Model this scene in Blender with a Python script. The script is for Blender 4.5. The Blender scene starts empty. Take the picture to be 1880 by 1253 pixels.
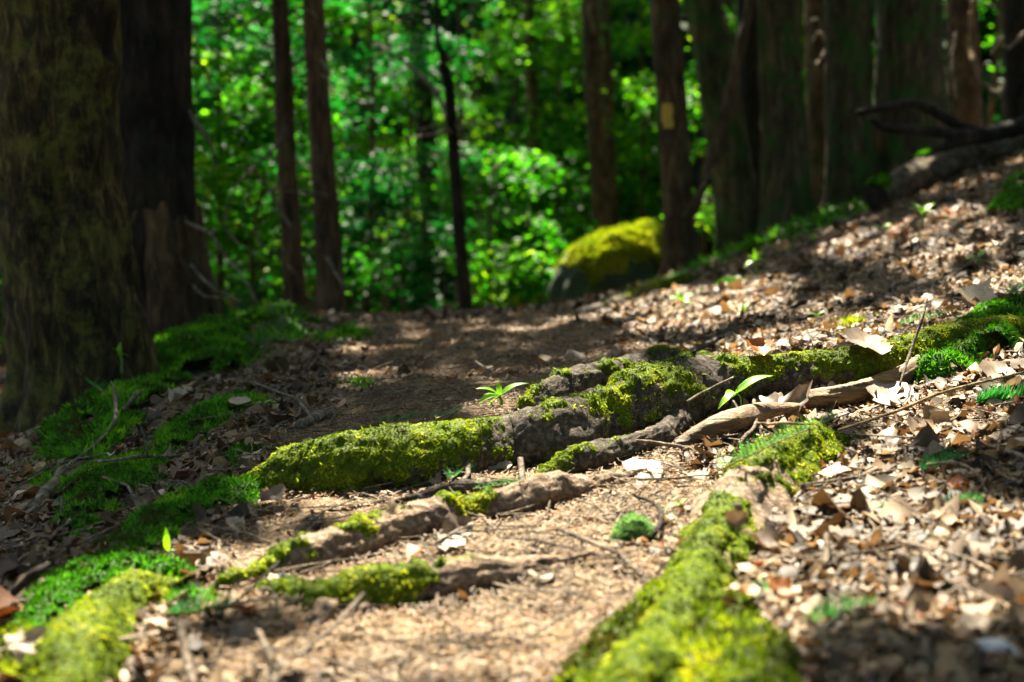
import bpy, math
import numpy as np
from mathutils import Vector

# ------------------------------------------------------------------ camera, sky, sun, exposure
SC = bpy.context.scene
COL = SC.collection
rng = np.random.default_rng(11)
W, HT, LENS = 1880.0, 1253.0, 50.0
F = W * LENS / 36.0
HORIZON = 400.0
PITCH = math.atan((HT / 2 - HORIZON) / F)
CAMZ = 0.42

cam_d = bpy.data.cameras.new('camera')
cam = bpy.data.objects.new('camera', cam_d)
COL.objects.link(cam)
cam.location = (0, 0, CAMZ)
cam.rotation_euler = (math.pi / 2 - PITCH, 0, 0)
cam_d.lens = LENS
cam_d.sensor_width = 36.0
cam_d.clip_start = 0.05
cam_d.clip_end = 500
cam_d.dof.use_dof = True
cam_d.dof.focus_distance = 2.72
cam_d.dof.aperture_fstop = 3.0
SC.camera = cam

SUN_AZ = math.radians(-5)      # measured from +Y towards +X: behind the scene, to the left
SUN_EL = math.radians(58)
S = np.array([math.sin(SUN_AZ) * math.cos(SUN_EL), math.cos(SUN_AZ) * math.cos(SUN_EL), math.sin(SUN_EL)])
world = bpy.data.worlds.new('World')
SC.world = world
world.use_nodes = True
wn = world.node_tree
sky = wn.nodes.new('ShaderNodeTexSky')
sky.sky_type = 'NISHITA'
sky.sun_disc = False
sky.dust_density = 3.0
sky.ozone_density = 0.4
sky.sun_elevation = SUN_EL
sky.sun_rotation = SUN_AZ
bg = wn.nodes['Background']
bg.inputs['Strength'].default_value = 0.115
wn.links.new(sky.outputs[0], bg.inputs['Color'])
sun_d = bpy.data.lights.new('sun', 'SUN')
sun_d.energy = 5.0
sun_d.angle = math.radians(0.5)
sun_d.color = (1.0, 0.91, 0.73)
sun = bpy.data.objects.new('sun', sun_d)
COL.objects.link(sun)
sun.rotation_euler = Vector(S.tolist()).to_track_quat('Z', 'Y').to_euler()
vs = SC.view_settings
vs.view_transform = 'Standard'
vs.look = 'None'
vs.gamma = 1.0
vs.use_curve_mapping = False
vs.exposure = 2.75
cy = SC.cycles
cy.use_denoising = True
cy.max_bounces = 7
cy.diffuse_bounces = 4
cy.glossy_bounces = 2
cy.transmission_bounces = 4
cy.transparent_max_bounces = 4
cy.sample_clamp_indirect = 4.0
cy.caustics_reflective = False
cy.caustics_refractive = False

# ------------------------------------------------------------------ noise
def _hash(ix, iy, iz):
    h = (ix.astype(np.int64) * 374761393 + iy.astype(np.int64) * 668265263 + iz.astype(np.int64) * 2147483647) & 0xffffffff
    h = ((h ^ (h >> 13)) * 1274126177) & 0xffffffff
    h = ((h ^ (h >> 16)) * 2246822519) & 0xffffffff
    return ((h ^ (h >> 15)) & 0xffffff) / float(0xffffff)

def vnoise(p):
    p = np.asarray(p, float)
    i = np.floor(p).astype(np.int64)
    f = p - i
    u = f * f * f * (f * (f * 6 - 15) + 10)
    r = 0.0
    for dx in (0, 1):
        wx = u[:, 0] if dx else 1 - u[:, 0]
        for dy in (0, 1):
            wy = u[:, 1] if dy else 1 - u[:, 1]
            for dz in (0, 1):
                wz = u[:, 2] if dz else 1 - u[:, 2]
                r = r + wx * wy * wz * _hash(i[:, 0] + dx, i[:, 1] + dy, i[:, 2] + dz)
    return r * 2 - 1

def fbm(p, o=3, g=0.5):
    p = np.asarray(p, float)
    a, r, s = 1.0, 0.0, 0.0
    for k in range(o):
        r = r + a * vnoise(p * (2.03 ** k) + 17.3 * k)
        s += a
        a *= g
    return r / s

def smooth(a, b, x):
    t = np.clip((x - a) / (b - a), 0, 1)
    return t * t * (3 - 2 * t)

# ------------------------------------------------------------------ pixel -> ray helpers, terrain
cp, sp_ = math.cos(PITCH), math.sin(PITCH)
def rays(px, py):
    px = np.atleast_1d(np.asarray(px, float)); py = np.atleast_1d(np.asarray(py, float))
    a = (px - W / 2) / F
    b = (HT / 2 - py) / F
    return np.stack([a, cp + b * sp_, -sp_ + b * cp], 1)

def at(px, py, Y):
    d = rays(px, py)
    t = np.atleast_1d(Y) / d[:, 1]
    return np.array([0, 0, CAMZ]) + d * t[:, None]

def at1(px, py, Y):
    return at(px, py, Y)[0]

CP = [  # pixel x, pixel y, distance of the bare ground there
 (940,1253,1.50),(940,1000,2.0),(940,800,2.65),(940,700,3.3),(940,620,4.6),(940,580,6.0),
 (1880,1253,1.35),(1880,1000,1.8),(1880,800,2.3),(1880,660,2.8),(1880,560,3.3),(1880,450,4.2),(1880,370,5.2),(1880,290,7.0),
 (1640,1253,1.38),(1640,1000,1.85),(1640,800,2.42),(1640,680,2.85),(1640,580,3.6),(1640,470,5.0),(1640,390,6.6),
 (1400,1253,1.42),(1400,1000,1.9),(1400,800,2.55),(1400,690,3.0),(1400,600,4.0),(1400,520,5.3),(1400,455,8.0),
 (1180,1253,1.46),(1180,1000,1.95),(1180,800,2.62),(1180,690,3.2),(1180,610,4.3),(1180,550,6.2),
 (0,1253,1.6),(0,1100,1.95),(0,950,2.5),(0,865,3.1),(0,815,4.0),
 (300,1253,1.55),(300,1000,2.1),(300,850,2.7),(300,740,3.45),(300,655,4.6),
 (150,1100,1.9),(150,930,2.5),(150,830,3.1),(150,765,4.2),
 (420,615,5.2),(520,585,5.9),
 (600,1253,1.52),(600,1000,2.05),(600,800,2.75),(600,700,3.5),(600,620,4.9),(600,582,6.2),
]
_c = np.array(CP, float)
PT = at(_c[:, 0], _c[:, 1], _c[:, 2])
EXTRA = np.array([  # ground that the lens does not see: behind the crest, up the bank, behind the camera
 (0,8,-.16),(-1.5,8.5,-.25),(1.2,8.2,.19),(.65,9,-.17),(0,12,-.6),(-3,12,-.95),(3,12,.35),(-4,7,-.75),(-7,10,-1.9),(-2.8,5,-.55),
 (0,20,-1.7),(-8,20,-2.8),(8,20,1.6),(0,34,-3.0),(-14,34,-4.4),(14,34,2.6),(2.9,8.5,.80),(4.5,9,1.20),(6,14,1.55),
 (2.4,9.2,.56),(0,-4,-.2),(-4,-4,-.75),(4,-4,.5),(-5,2,-.9),(4,3,.75),(7,6,1.7),(-10,2,-2.2),(0,0.3,-.1),(-1.2,.5,-.25),(1.2,.5,.05)], float)
PT = np.concatenate([PT, EXTRA])

def _tps(r2):
    return np.where(r2 > 1e-12, r2 * np.log(r2 + 1e-12), 0.0)
_n = len(PT)
_A = np.zeros((_n + 3, _n + 3))
_d2 = ((PT[:, None, :2] - PT[None, :, :2]) ** 2).sum(2)
_A[:_n, :_n] = _tps(_d2) + np.eye(_n) * 0.02
_A[:_n, _n] = 1; _A[:_n, _n + 1:] = PT[:, :2]
_A[_n, :_n] = 1; _A[_n + 1:, :_n] = PT[:, :2].T
_w = np.linalg.solve(_A, np.concatenate([PT[:, 2], np.zeros(3)]))

def Hbase(x, y):
    x = np.asarray(x, float); y = np.asarray(y, float)
    xc = np.clip(x, -16, 16); yc = np.clip(y, -6, 36)
    out = np.zeros(x.shape)
    for i in range(0, len(x), 40000):
        a, b = xc[i:i + 40000], yc[i:i + 40000]
        d2 = (a[:, None] - PT[None, :, 0]) ** 2 + (b[:, None] - PT[None, :, 1]) ** 2
        out[i:i + 40000] = _tps(d2) @ _w[:_n] + _w[_n] + _w[_n + 1] * a + _w[_n + 2] * b
    return out

def H(x, y):
    x = np.atleast_1d(np.asarray(x, float)); y = np.atleast_1d(np.asarray(y, float))
    q = np.stack([x, y, np.zeros_like(x)], 1)
    return Hbase(x, y) + 0.016 * fbm(q * 3.1, 2) + 0.007 * fbm(q * 13.0, 2)

_YS = np.concatenate([np.linspace(1.0, 9, 330), np.geomspace(9.05, 40, 60)])
def hit(px, py):
    """where the sight line through a pixel meets the ground"""
    d = rays(px, py)
    n = len(d)
    t = _YS[None, :] / d[:, 1:2]
    X = d[:, 0:1] * t; Y = np.repeat(_YS[None], n, 0); Z = CAMZ + d[:, 2:3] * t
    G = H(X.ravel(), Y.ravel()).reshape(X.shape)
    below = Z < G
    k = np.where(below.any(1), below.argmax(1), len(_YS) - 1)
    k = np.clip(k, 1, None)
    i = np.arange(n)
    g0 = (Z - G)[i, k - 1]; g1 = (Z - G)[i, k]
    f = np.clip(g0 / np.where(abs(g0 - g1) < 1e-9, 1e-9, g0 - g1), 0, 1)
    y = _YS[k - 1] + f * (_YS[k] - _YS[k - 1])
    tt = y / d[:, 1]
    return np.array([0, 0, CAMZ]) + d * tt[:, None]

def normal_at(x, y, e=0.03):
    hx = (H(x + e, y) - H(x - e, y)) / (2 * e)
    hy = (H(x, y + e) - H(x, y - e)) / (2 * e)
    n = np.stack([-hx, -hy, np.ones_like(hx)], 1)
    return n / np.linalg.norm(n, axis=1, keepdims=True)

# ------------------------------------------------------------------ mesh helpers
def mk(name, V, Fs, mat, parent=None, rnd=None, smooth_=True, link=True):
    if not isinstance(Fs, (list, tuple)):
        Fs = [Fs]
    Fs = [np.asarray(f, np.int32) for f in Fs if len(f)]
    me = bpy.data.meshes.new(name)
    V = np.asarray(V, np.float32)
    me.vertices.add(len(V)); me.vertices.foreach_set('co', V.ravel())
    loops = np.concatenate([f.ravel() for f in Fs])
    sizes = np.concatenate([np.full(len(f), f.shape[1], np.int32) for f in Fs])
    starts = np.concatenate([[0], np.cumsum(sizes)[:-1]]).astype(np.int32)
    me.loops.add(len(loops)); me.loops.foreach_set('vertex_index', loops)
    me.polygons.add(len(sizes)); me.polygons.foreach_set('loop_start', starts); me.polygons.foreach_set('loop_total', sizes)
    if rnd is not None:
        a = me.attributes.new('rnd', 'FLOAT', 'POINT')
        a.data.foreach_set('value', np.asarray(rnd, np.float32))
    me.update(calc_edges=True)
    me.polygons.foreach_set('use_smooth', np.full(len(sizes), smooth_, bool))
    if mat is not None:
        me.materials.append(mat)
    if not link:
        return me
    o = bpy.data.objects.new(name, me)
    COL.objects.link(o)
    if parent is not None:
        o.parent = parent
        o.matrix_parent_inverse = parent.matrix_world.inverted() if False else o.matrix_parent_inverse
    return o

def tag(o, label=None, cat=None, group=None, kind=None):
    if label: o['label'] = label
    if cat: o['category'] = cat
    if group: o['group'] = group
    if kind: o['kind'] = kind
    return o

class Thing:
    """an Empty at the base of a thing; parts are given in world space and stored relative to it"""
    def __init__(s, name, base, label, cat, group=None):
        s.base = np.asarray(base, float)
        s.o = bpy.data.objects.new(name, None)
        COL.objects.link(s.o)
        s.o.location = s.base.tolist()
        s.o.empty_display_size = 0.05
        tag(s.o, label, cat, group)
    def part(s, name, V, Fs, mat, rnd=None, kind=None, label=None, smooth_=True, under=None):
        o = mk(name, np.asarray(V) - s.base, Fs, mat, None, rnd, smooth_)
        o.parent = under if under is not None else s.o
        tag(o, label, None, None, kind)
        return o

def single(name, base, V, Fs, mat, label, cat, group=None, kind=None, rnd=None, smooth_=True):
    o = mk(name, np.asarray(V) - np.asarray(base), Fs, mat, None, rnd, smooth_)
    o.location = np.asarray(base).tolist()
    return tag(o, label, cat, group, kind)

def catmull(P, n):
    P = np.asarray(P, float)
    if len(P) == 2:
        t = np.linspace(0, 1, n)[:, None]
        return P[0] * (1 - t) + P[1] * t
    Q = np.concatenate([[2 * P[0] - P[1]], P, [2 * P[-1] - P[-2]]])
    u = np.linspace(0, len(P) - 1 - 1e-9, n)
    k = u.astype(int); t = (u - k)[:, None]
    a, b, c, d = Q[k], Q[k + 1], Q[k + 2], Q[k + 3]
    return 0.5 * (2 * b + (c - a) * t + (2 * a - 5 * b + 4 * c - d) * t ** 2 + (3 * b - a - 3 * c + d) * t ** 3)

def frames(C):
    T = np.gradient(C, axis=0)
    T /= np.linalg.norm(T, axis=1, keepdims=True) + 1e-12
    up = np.array([0, 0, 1.0])
    A = np.cross(T, up)
    bad = np.linalg.norm(A, axis=1) < 0.15
    A[bad] = np.cross(T[bad], np.array([0, 1.0, 0]))
    A /= np.linalg.norm(A, axis=1, keepdims=True)
    B = np.cross(A, T)
    return T, A, B

def grid_faces(n, m, closed=True):
    i = np.arange(n - 1)[:, None]; j = np.arange(m if closed else m - 1)[None, :]
    j2 = (j + 1) % m
    return np.stack([(i * m + j).ravel(), (i * m + j2).ravel(), ((i + 1) * m + j2).ravel(), ((i + 1) * m + j).ravel()], 1) if False else \
        np.stack([np.broadcast_to(i * m + j, (n - 1, j.shape[1])).ravel(), np.broadcast_to(i * m + j2, (n - 1, j.shape[1])).ravel(),
                  np.broadcast_to((i + 1) * m + j2, (n - 1, j.shape[1])).ravel(), np.broadcast_to((i + 1) * m + j, (n - 1, j.shape[1])).ravel()], 1)

def tube(C, R, m=8, squash=1.0, caps=True):
    C = np.asarray(C, float); R = np.asarray(R, float)
    T, A, B = frames(C)
    th = np.linspace(0, 2 * math.pi, m, endpoint=False)
    V = C[:, None] + R[:, None, None] * (np.cos(th)[None, :, None] * A[:, None] + squash * np.sin(th)[None, :, None] * B[:, None])
    V = V.reshape(-1, 3)
    Fs = [grid_faces(len(C), m)]
    if caps:
        n0 = len(V)
        V = np.concatenate([V, C[:1] - T[:1] * R[0] * .4, C[-1:] + T[-1:] * R[-1] * .4])
        j = np.arange(m); j2 = (j + 1) % m
        Fs.append(np.stack([j2, j, np.full(m, n0)], 1))
        o = (len(C) - 1) * m
        Fs.append(np.stack([o + j, o + j2, np.full(m, n0 + 1)], 1))
    return V, Fs

def join(parts):
    """parts: list of (V, [F...]) -> one V and faces by size"""
    Vs, Q, Tr, off = [], [], [], 0
    for V, Fs in parts:
        Vs.append(V)
        for f in (Fs if isinstance(Fs, (list, tuple)) else [Fs]):
            f = np.asarray(f)
            if len(f):
                (Q if f.shape[1] == 4 else Tr).append(f + off)
        off += len(V)
    out = []
    if Q: out.append(np.concatenate(Q))
    if Tr: out.append(np.concatenate(Tr))
    return np.concatenate(Vs), out

def basis(n, ang):
    """rotation matrices with local z on n and turned by ang about it"""
    n = n / np.linalg.norm(n, axis=1, keepdims=True)
    ref = np.where(np.abs(n[:, 2:3]) < 0.9, np.array([[0, 0, 1.0]]), np.array([[1.0, 0, 0]]))
    a = np.cross(ref, n); a /= np.linalg.norm(a, axis=1, keepdims=True)
    b = np.cross(n, a)
    c, s = np.cos(ang)[:, None], np.sin(ang)[:, None]
    x = a * c + b * s
    y = -a * s + b * c
    return np.stack([x, y, n], 2)

def scatter(bV, bF, pos, R, sc):
    m = len(bV)
    sc = np.asarray(sc)
    if sc.ndim == 1:
        L = bV[None] * sc[:, None, None]
    else:
        L = bV[None] * sc[:, None, :]
    V = np.einsum('nij,nmj->nmi', R, L) + pos[:, None]
    Fs = (np.arange(len(pos))[:, None, None] * m + bF[None]).reshape(-1, bF.shape[1])
    return V.reshape(-1, 3), Fs

def rand_normals(n, tilt, base=None):
    v = rng.normal(size=(n, 3)) * tilt
    b = np.array([[0, 0, 1.0]]) if base is None else base
    v = v + b
    return v / np.linalg.norm(v, axis=1, keepdims=True)

def inside(poly, x, y):
    poly = np.asarray(poly)
    r = np.zeros(x.shape, bool)
    j = len(poly) - 1
    for i in range(len(poly)):
        xi, yi, xj, yj = poly[i, 0], poly[i, 1], poly[j, 0], poly[j, 1]
        c = ((yi > y) != (yj > y)) & (x < (xj - xi) * (y - yi) / ((yj - yi) if abs(yj - yi) > 1e-12 else 1e-12) + xi)
        r ^= c
        j = i
    return r

def edge_dist(poly, x, y):
    poly = np.asarray(poly)
    d = np.full(x.shape, 1e9)
    for i in range(len(poly)):
        a, b = poly[i - 1, :2], poly[i, :2]
        ab = b - a
        t = np.clip(((x - a[0]) * ab[0] + (y - a[1]) * ab[1]) / (ab @ ab + 1e-12), 0, 1)
        d = np.minimum(d, np.hypot(x - a[0] - t * ab[0], y - a[1] - t * ab[1]))
    return d

# ------------------------------------------------------------------ materials
def nodes(name):
    m = bpy.data.materials.new(name)
    m.use_nodes = True
    nt = m.node_tree
    return m, nt, nt.nodes, nt.links, nt.nodes['Principled BSDF']

def ramp(nt, stops, src, interp='LINEAR'):
    r = nt.nodes.new('ShaderNodeValToRGB')
    cr = r.color_ramp
    cr.interpolation = interp
    while len(cr.elements) > 1:
        cr.elements.remove(cr.elements[-1])
    cr.elements[0].position = stops[0][0]; cr.elements[0].color = (*stops[0][1], 1)
    for p, c in stops[1:]:
        e = cr.elements.new(p); e.color = (*c, 1)
    nt.links.new(src, r.inputs[0])
    return r.outputs[0]

def noise_tex(nt, scale, detail=4, rough=.6, vec=None, dist=0.0):
    t = nt.nodes.new('ShaderNodeTexNoise')
    t.inputs['Scale'].default_value = scale
    t.inputs['Detail'].default_value = detail
    t.inputs['Roughness'].default_value = rough
    t.inputs['Distortion'].default_value = dist
    if vec is not None:
        nt.links.new(vec, t.inputs['Vector'])
    return t.outputs['Fac']

def coords(nt, scale=(1, 1, 1)):
    g = nt.nodes.new('ShaderNodeNewGeometry')
    mp = nt.nodes.new('ShaderNodeMapping')
    mp.inputs['Scale'].default_value = scale
    nt.links.new(g.outputs['Position'], mp.inputs['Vector'])
    return mp.outputs[0]

def mixc(nt, f, a, b, mode='MIX'):
    m = nt.nodes.new('ShaderNodeMix')
    m.data_type = 'RGBA'; m.blend_type = mode
    if isinstance(f, float): m.inputs[0].default_value = f
    else: nt.links.new(f, m.inputs[0])
    for k, v in ((6, a), (7, b)):
        if isinstance(v, tuple): m.inputs[k].default_value = (*v, 1)
        else: nt.links.new(v, m.inputs[k])
    return m.outputs[2]

def bump(nt, src, strength, dist, bsdf):
    b = nt.nodes.new('ShaderNodeBump')
    b.inputs['Strength'].default_value = strength
    b.inputs['Distance'].default_value = dist
    nt.links.new(src, b.inputs['Height'])
    nt.links.new(b.outputs[0], bsdf.inputs['Normal'])

def attr(nt, name='rnd'):
    a = nt.nodes.new('ShaderNodeAttribute')
    a.attribute_name = name
    return a.outputs['Fac']

def leaf_mat(name, stops, trans=.45, trans_tint=(1, 1, 1), rough=.45, spec=.5, gain=1.0):
    m, nt, N, L, b = nodes(name)
    col = ramp(nt, stops, attr(nt))
    v = noise_tex(nt, 60, 6, .75, coords(nt), .8)
    col2 = mixc(nt, .7, col, ramp(nt, [(0.32, (.35, .33, .30)), (.5, (.95, .95, .95)), (.7, (1.3, 1.3, 1.25))], v), 'MULTIPLY')
    L.new(col2, b.inputs['Base Color'])
    b.inputs['Roughness'].default_value = rough
    b.inputs['Specular IOR Level'].default_value = spec
    tr = N.new('ShaderNodeBsdfTranslucent')
    L.new(mixc(nt, 1.0, col2, trans_tint, 'MULTIPLY'), tr.inputs['Color'])
    mx = N.new('ShaderNodeMixShader')
    mx.inputs[0].default_value = trans
    L.new(b.outputs[0], mx.inputs[1]); L.new(tr.outputs[0], mx.inputs[2])
    L.new(mx.outputs[0], N['Material Output'].inputs['Surface'])
    return m

def bark_mat(name, dark, mid, light, moss=None, moss_amt=.5, scale=1.0, stretch=.22, blotch=.7):
    """fissured bark; moss/lichen as patches with a shape of their own"""
    m, nt, N, L, b = nodes(name)
    v = coords(nt, (1, 1, stretch))
    n1 = noise_tex(nt, 38 * scale, 5, .65, v, .4)
    n2 = noise_tex(nt, 5 * scale, 5, .7, coords(nt, (1, 1, .3 + .7 * stretch)), .6)
    c = ramp(nt, [(.30, dark), (.5, mid), (.70, light)], n1)
    c = mixc(nt, blotch, c, ramp(nt, [(.36, (.25, .22, .20)), (.5, (.9, .9, .85)), (.64, (1.7, 1.6, 1.4))], n2), 'MULTIPLY')
    if moss:
        n3 = noise_tex(nt, 7 * scale, 6, .75, coords(nt))
        f = ramp(nt, [(moss_amt - .05, (0, 0, 0)), (moss_amt + .08, (1, 1, 1))], n3)
        c = mixc(nt, f, c, mixc(nt, n1, tuple(x * .4 for x in moss), tuple(x * 1.5 for x in moss)))
    L.new(c, b.inputs['Base Color'])
    b.inputs['Roughness'].default_value = .9
    b.inputs['Specular IOR Level'].default_value = .2
    bump(nt, n1, .9, .012, b)
    return m

def ground_mat():
    m, nt, N, L, b = nodes('forest_soil')
    v = coords(nt)
    n1 = noise_tex(nt, 9, 5, .65, v)
    n2 = noise_tex(nt, 90, 4, .7, v, .5)
    n3 = noise_tex(nt, 1.6, 3, .5, v)
    c = ramp(nt, [(.3, (.035, .026, .017)), (.5, (.115, .086, .056)), (.72, (.23, .175, .12))], n2)
    c = mixc(nt, .6, c, ramp(nt, [(.3, (.55, .5, .45)), (.7, (1.3, 1.25, 1.15))], n1), 'MULTIPLY')
    c = mixc(nt, .4, c, ramp(nt, [(.35, (.8, .78, .72)), (.65, (1.2, 1.1, 1.0))], n3), 'MULTIPLY')
    L.new(c, b.inputs['Base Color'])
    b.inputs['Roughness'].default_value = .95
    b.inputs['Specular IOR Level'].default_value = .15
    bump(nt, n2, .8, .01, b)
    return m

M = {}
M['soil'] = ground_mat()
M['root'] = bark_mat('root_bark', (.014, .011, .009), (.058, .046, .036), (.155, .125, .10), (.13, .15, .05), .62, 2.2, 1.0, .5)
M['root_pale'] = bark_mat('pale_sunlit_root_bark', (.055, .036, .024), (.18, .125, .085), (.36, .27, .20), (.16, .17, .07), .66, 2.4, 1.0, .4)  # pale bark; the sun on these roots is partly put into its colour
M['bark_old'] = bark_mat('old_mossy_bark', (.006, .005, .003), (.034, .026, .010), (.135, .10, .034), (.085, .085, .016), .55, 1.0, .3, 1.0)
M['bark_dark'] = bark_mat('dark_bark', (.006, .005, .004), (.018, .014, .010), (.048, .034, .022), (.012, .026, .012), .60, .9, .22, .9)
M['bark_brown'] = bark_mat('brown_bark', (.016, .011, .006), (.070, .044, .024), (.16, .098, .052), (.035, .06, .015), .62, .9)
M['bark_green'] = bark_mat('greenish_bark', (.014, .011, .007), (.058, .043, .023), (.13, .095, .052), (.026, .068, .012), .52, .8)
M['deadwood'] = bark_mat('weathered_wood', (.06, .04, .022), (.20, .13, .065), (.36, .25, .13), None, .5, 1.6)
M['greywood'] = bark_mat('grey_deadwood', (.035, .030, .022), (.14, .12, .088), (.32, .28, .21), (.06, .09, .03), .66, 1.6)
M['log'] = bark_mat('log_bark', (.018, .014, .010), (.09, .07, .048), (.22, .18, .13), (.05, .08, .02), .60, 1.0, 1.0)
def grain_mat():
    m, nt, N, L, b = nodes('split_wood_grain')
    n1 = noise_tex(nt, 120, 5, .65, coords(nt, (.10, .5, 1)), .6)
    n2 = noise_tex(nt, 14, 4, .65, coords(nt, (.6, 1, 1)))
    c = ramp(nt, [(.32, (.03, .016, .006)), (.5, (.13, .07, .022)), (.68, (.28, .17, .06))], n1)
    c = mixc(nt, .7, c, ramp(nt, [(.35, (.4, .36, .3)), (.6, (1.3, 1.25, 1.2))], n2), 'MULTIPLY')
    L.new(c, b.inputs['Base Color']); b.inputs['Roughness'].default_value = .7
    bump(nt, n1, .8, .008, b)
    return m
M['grain'] = grain_mat()
M['twig'] = bark_mat('twig_bark', (.05, .038, .028), (.15, .115, .085), (.30, .25, .20), None, .5, 3)
M['moss'] = leaf_mat('moss_shoots', [(0, (.075, .06, .014)), (.18, (.05, .085, .006)), (.45, (.17, .24, .008)), (.75, (.36, .41, .012)), (1, (.52, .47, .03))], .35, (1.0, 1.1, .4), .75, .15)
M['moss_deep'] = leaf_mat('deep_green_moss', [(0, (.06, .05, .014)), (.18, (.026, .105, .006)), (.45, (.065, .215, .009)), (.8, (.13, .33, .013)), (1, (.24, .39, .022))], .35, (.9, 1.2, .4), .75, .15)
M['moss_pale'] = leaf_mat('pale_cushion_moss', [(0, (.09, .21, .08)), (.5, (.19, .38, .11)), (1, (.36, .54, .22))], .35, (1, 1, .8), .8, .15)
M['needle'] = leaf_mat('dead_needles', [(0, (.045, .025, .010)), (.3, (.15, .085, .031)), (.65, (.29, .182, .082)), (.9, (.46, .33, .18)), (1, (.28, .10, .02))], .2, (1, .8, .5), .6, .3)
M['litter'] = leaf_mat('dead_leaf_fragments', [(0, (.03, .020, .012)), (.3, (.09, .058, .031)), (.55, (.20, .136, .075)), (.8, (.35, .245, .135)), (.92, (.50, .40, .29)), (.97, (.30, .12, .035)), (1, (.22, .07, .02))], .22, (1, .75, .45), .6, .3)
M['leaf_tan'] = leaf_mat('tan_dead_leaf', [(0, (.30, .225, .15)), (1, (.45, .35, .25))], .25, (1, .82, .58), .55, .35)
M['leaf_pale'] = leaf_mat('pale_dead_leaf', [(0, (.40, .32, .23)), (1, (.52, .44, .34))], .25, (1, .85, .65), .5, .4)
M['leaf_brown'] = leaf_mat('brown_dead_leaf', [(0, (.11, .078, .052)), (1, (.23, .165, .11))], .22, (1, .8, .55), .5, .4)
M['leaf_grey'] = leaf_mat('grey_dead_leaf', [(0, (.20, .165, .12)), (1, (.32, .27, .20))], .2, (1, .85, .6), .6, .3)
M['leaf_russet'] = leaf_mat('russet_dead_leaf', [(0, (.24, .08, .022)), (1, (.38, .16, .04))], .3, (1, .6, .25), .5, .4)
M['green_leaf'] = leaf_mat('fresh_green_leaf', [(0, (.16, .42, .015)), (1, (.28, .54, .025))], .5, (1.2, 1.3, .35), .4, .5)
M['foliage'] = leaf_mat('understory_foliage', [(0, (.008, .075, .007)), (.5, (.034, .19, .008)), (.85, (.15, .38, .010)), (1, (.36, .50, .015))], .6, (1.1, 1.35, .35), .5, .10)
M['foliage_cool'] = leaf_mat('shaded_foliage', [(0, (.005, .05, .012)), (.5, (.009, .12, .018)), (1, (.03, .22, .025))], .55, (.8, 1.3, .6), .5, .10)  # cooler, darker copy of the foliage, with shade put into the leaf colour
M['far_foliage'] = leaf_mat('distant_foliage', [(0, (.005, .035, .010)), (.6, (.012, .085, .014)), (1, (.05, .17, .015))], .4, (1, 1.25, .4), .6, .15)  # darkened so the colour itself carries the shade deep in the wood
M['canopy'] = leaf_mat('canopy_foliage', [(0, (.02, .07, .012)), (1, (.05, .14, .02))], .3, (1, 1.1, .4), .5, .4)
M['fir'] = leaf_mat('fir_needles', [(0, (.02, .14, .03)), (1, (.06, .27, .05))], .3, (.9, 1.2, .6), .35, .5)
M['fir_light'] = leaf_mat('young_fir_needles', [(0, (.05, .24, .05)), (1, (.14, .42, .10))], .35, (1, 1.2, .6), .35, .5)
def plain(name, c, rough=.8, c2=None, sc=20):
    m, nt, N, L, b = nodes(name)
    n = noise_tex(nt, sc, 4, .65, coords(nt))
    L.new(ramp(nt, [(.3, c), (.7, c2 or tuple(x * 1.5 for x in c))], n), b.inputs['Base Color'])
    b.inputs['Roughness'].default_value = rough
    bump(nt, n, .5, .01, b)
    return m
M['rock'] = plain('dark_rock', (.010, .018, .007), .85, (.020, .052, .012), 7)  # near-black green; the shade on the boulder's front is put into this colour
M['stem'] = plain('green_stem', (.07, .17, .03), .6, None, 40)
M['yellow'] = plain('yellow_trail_paint', (.30, .19, .03), .8, (.62, .42, .05), 40)
M['stone'] = plain('pale_stone', (.28, .29, .30), .7, (.55, .56, .56), 40)
#PART2
# ------------------------------------------------------------------ footprint maps (ground plan, 1 cm cells)
GX0, GY0, GC = -4.0, 0.8, 0.01
GW, GH = 900, 900
root_map = np.zeros((GH, GW), np.float32)     # 1 where a root covers the ground
moss_map = np.zeros((GH, GW), np.float32)
def look(mp, x, y):
    i = ((y - GY0) / GC).astype(int); j = ((x - GX0) / GC).astype(int)
    ok = (i >= 0) & (i < GH) & (j >= 0) & (j < GW)
    r = np.zeros(x.shape, np.float32)
    r[ok] = mp[i[ok], j[ok]]
    return r
def stamp(mp, x, y, r, v=1.0):
    for a, b, q in zip(x, y, r):
        i0, i1 = int((b - q - GY0) / GC), int((b + q - GY0) / GC) + 1
        j0, j1 = int((a - q - GX0) / GC), int((a + q - GX0) / GC) + 1
        i0, j0 = max(i0, 0), max(j0, 0); i1, j1 = min(i1, GH), min(j1, GW)
        if i0 >= i1 or j0 >= j1: continue
        yy = GY0 + (np.arange(i0, i1) + .5) * GC; xx = GX0 + (np.arange(j0, j1) + .5) * GC
        k = (xx[None] - a) ** 2 + (yy[:, None] - b) ** 2 < q * q
        mp[i0:i1, j0:j1] = np.maximum(mp[i0:i1, j0:j1], k * v)

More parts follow.
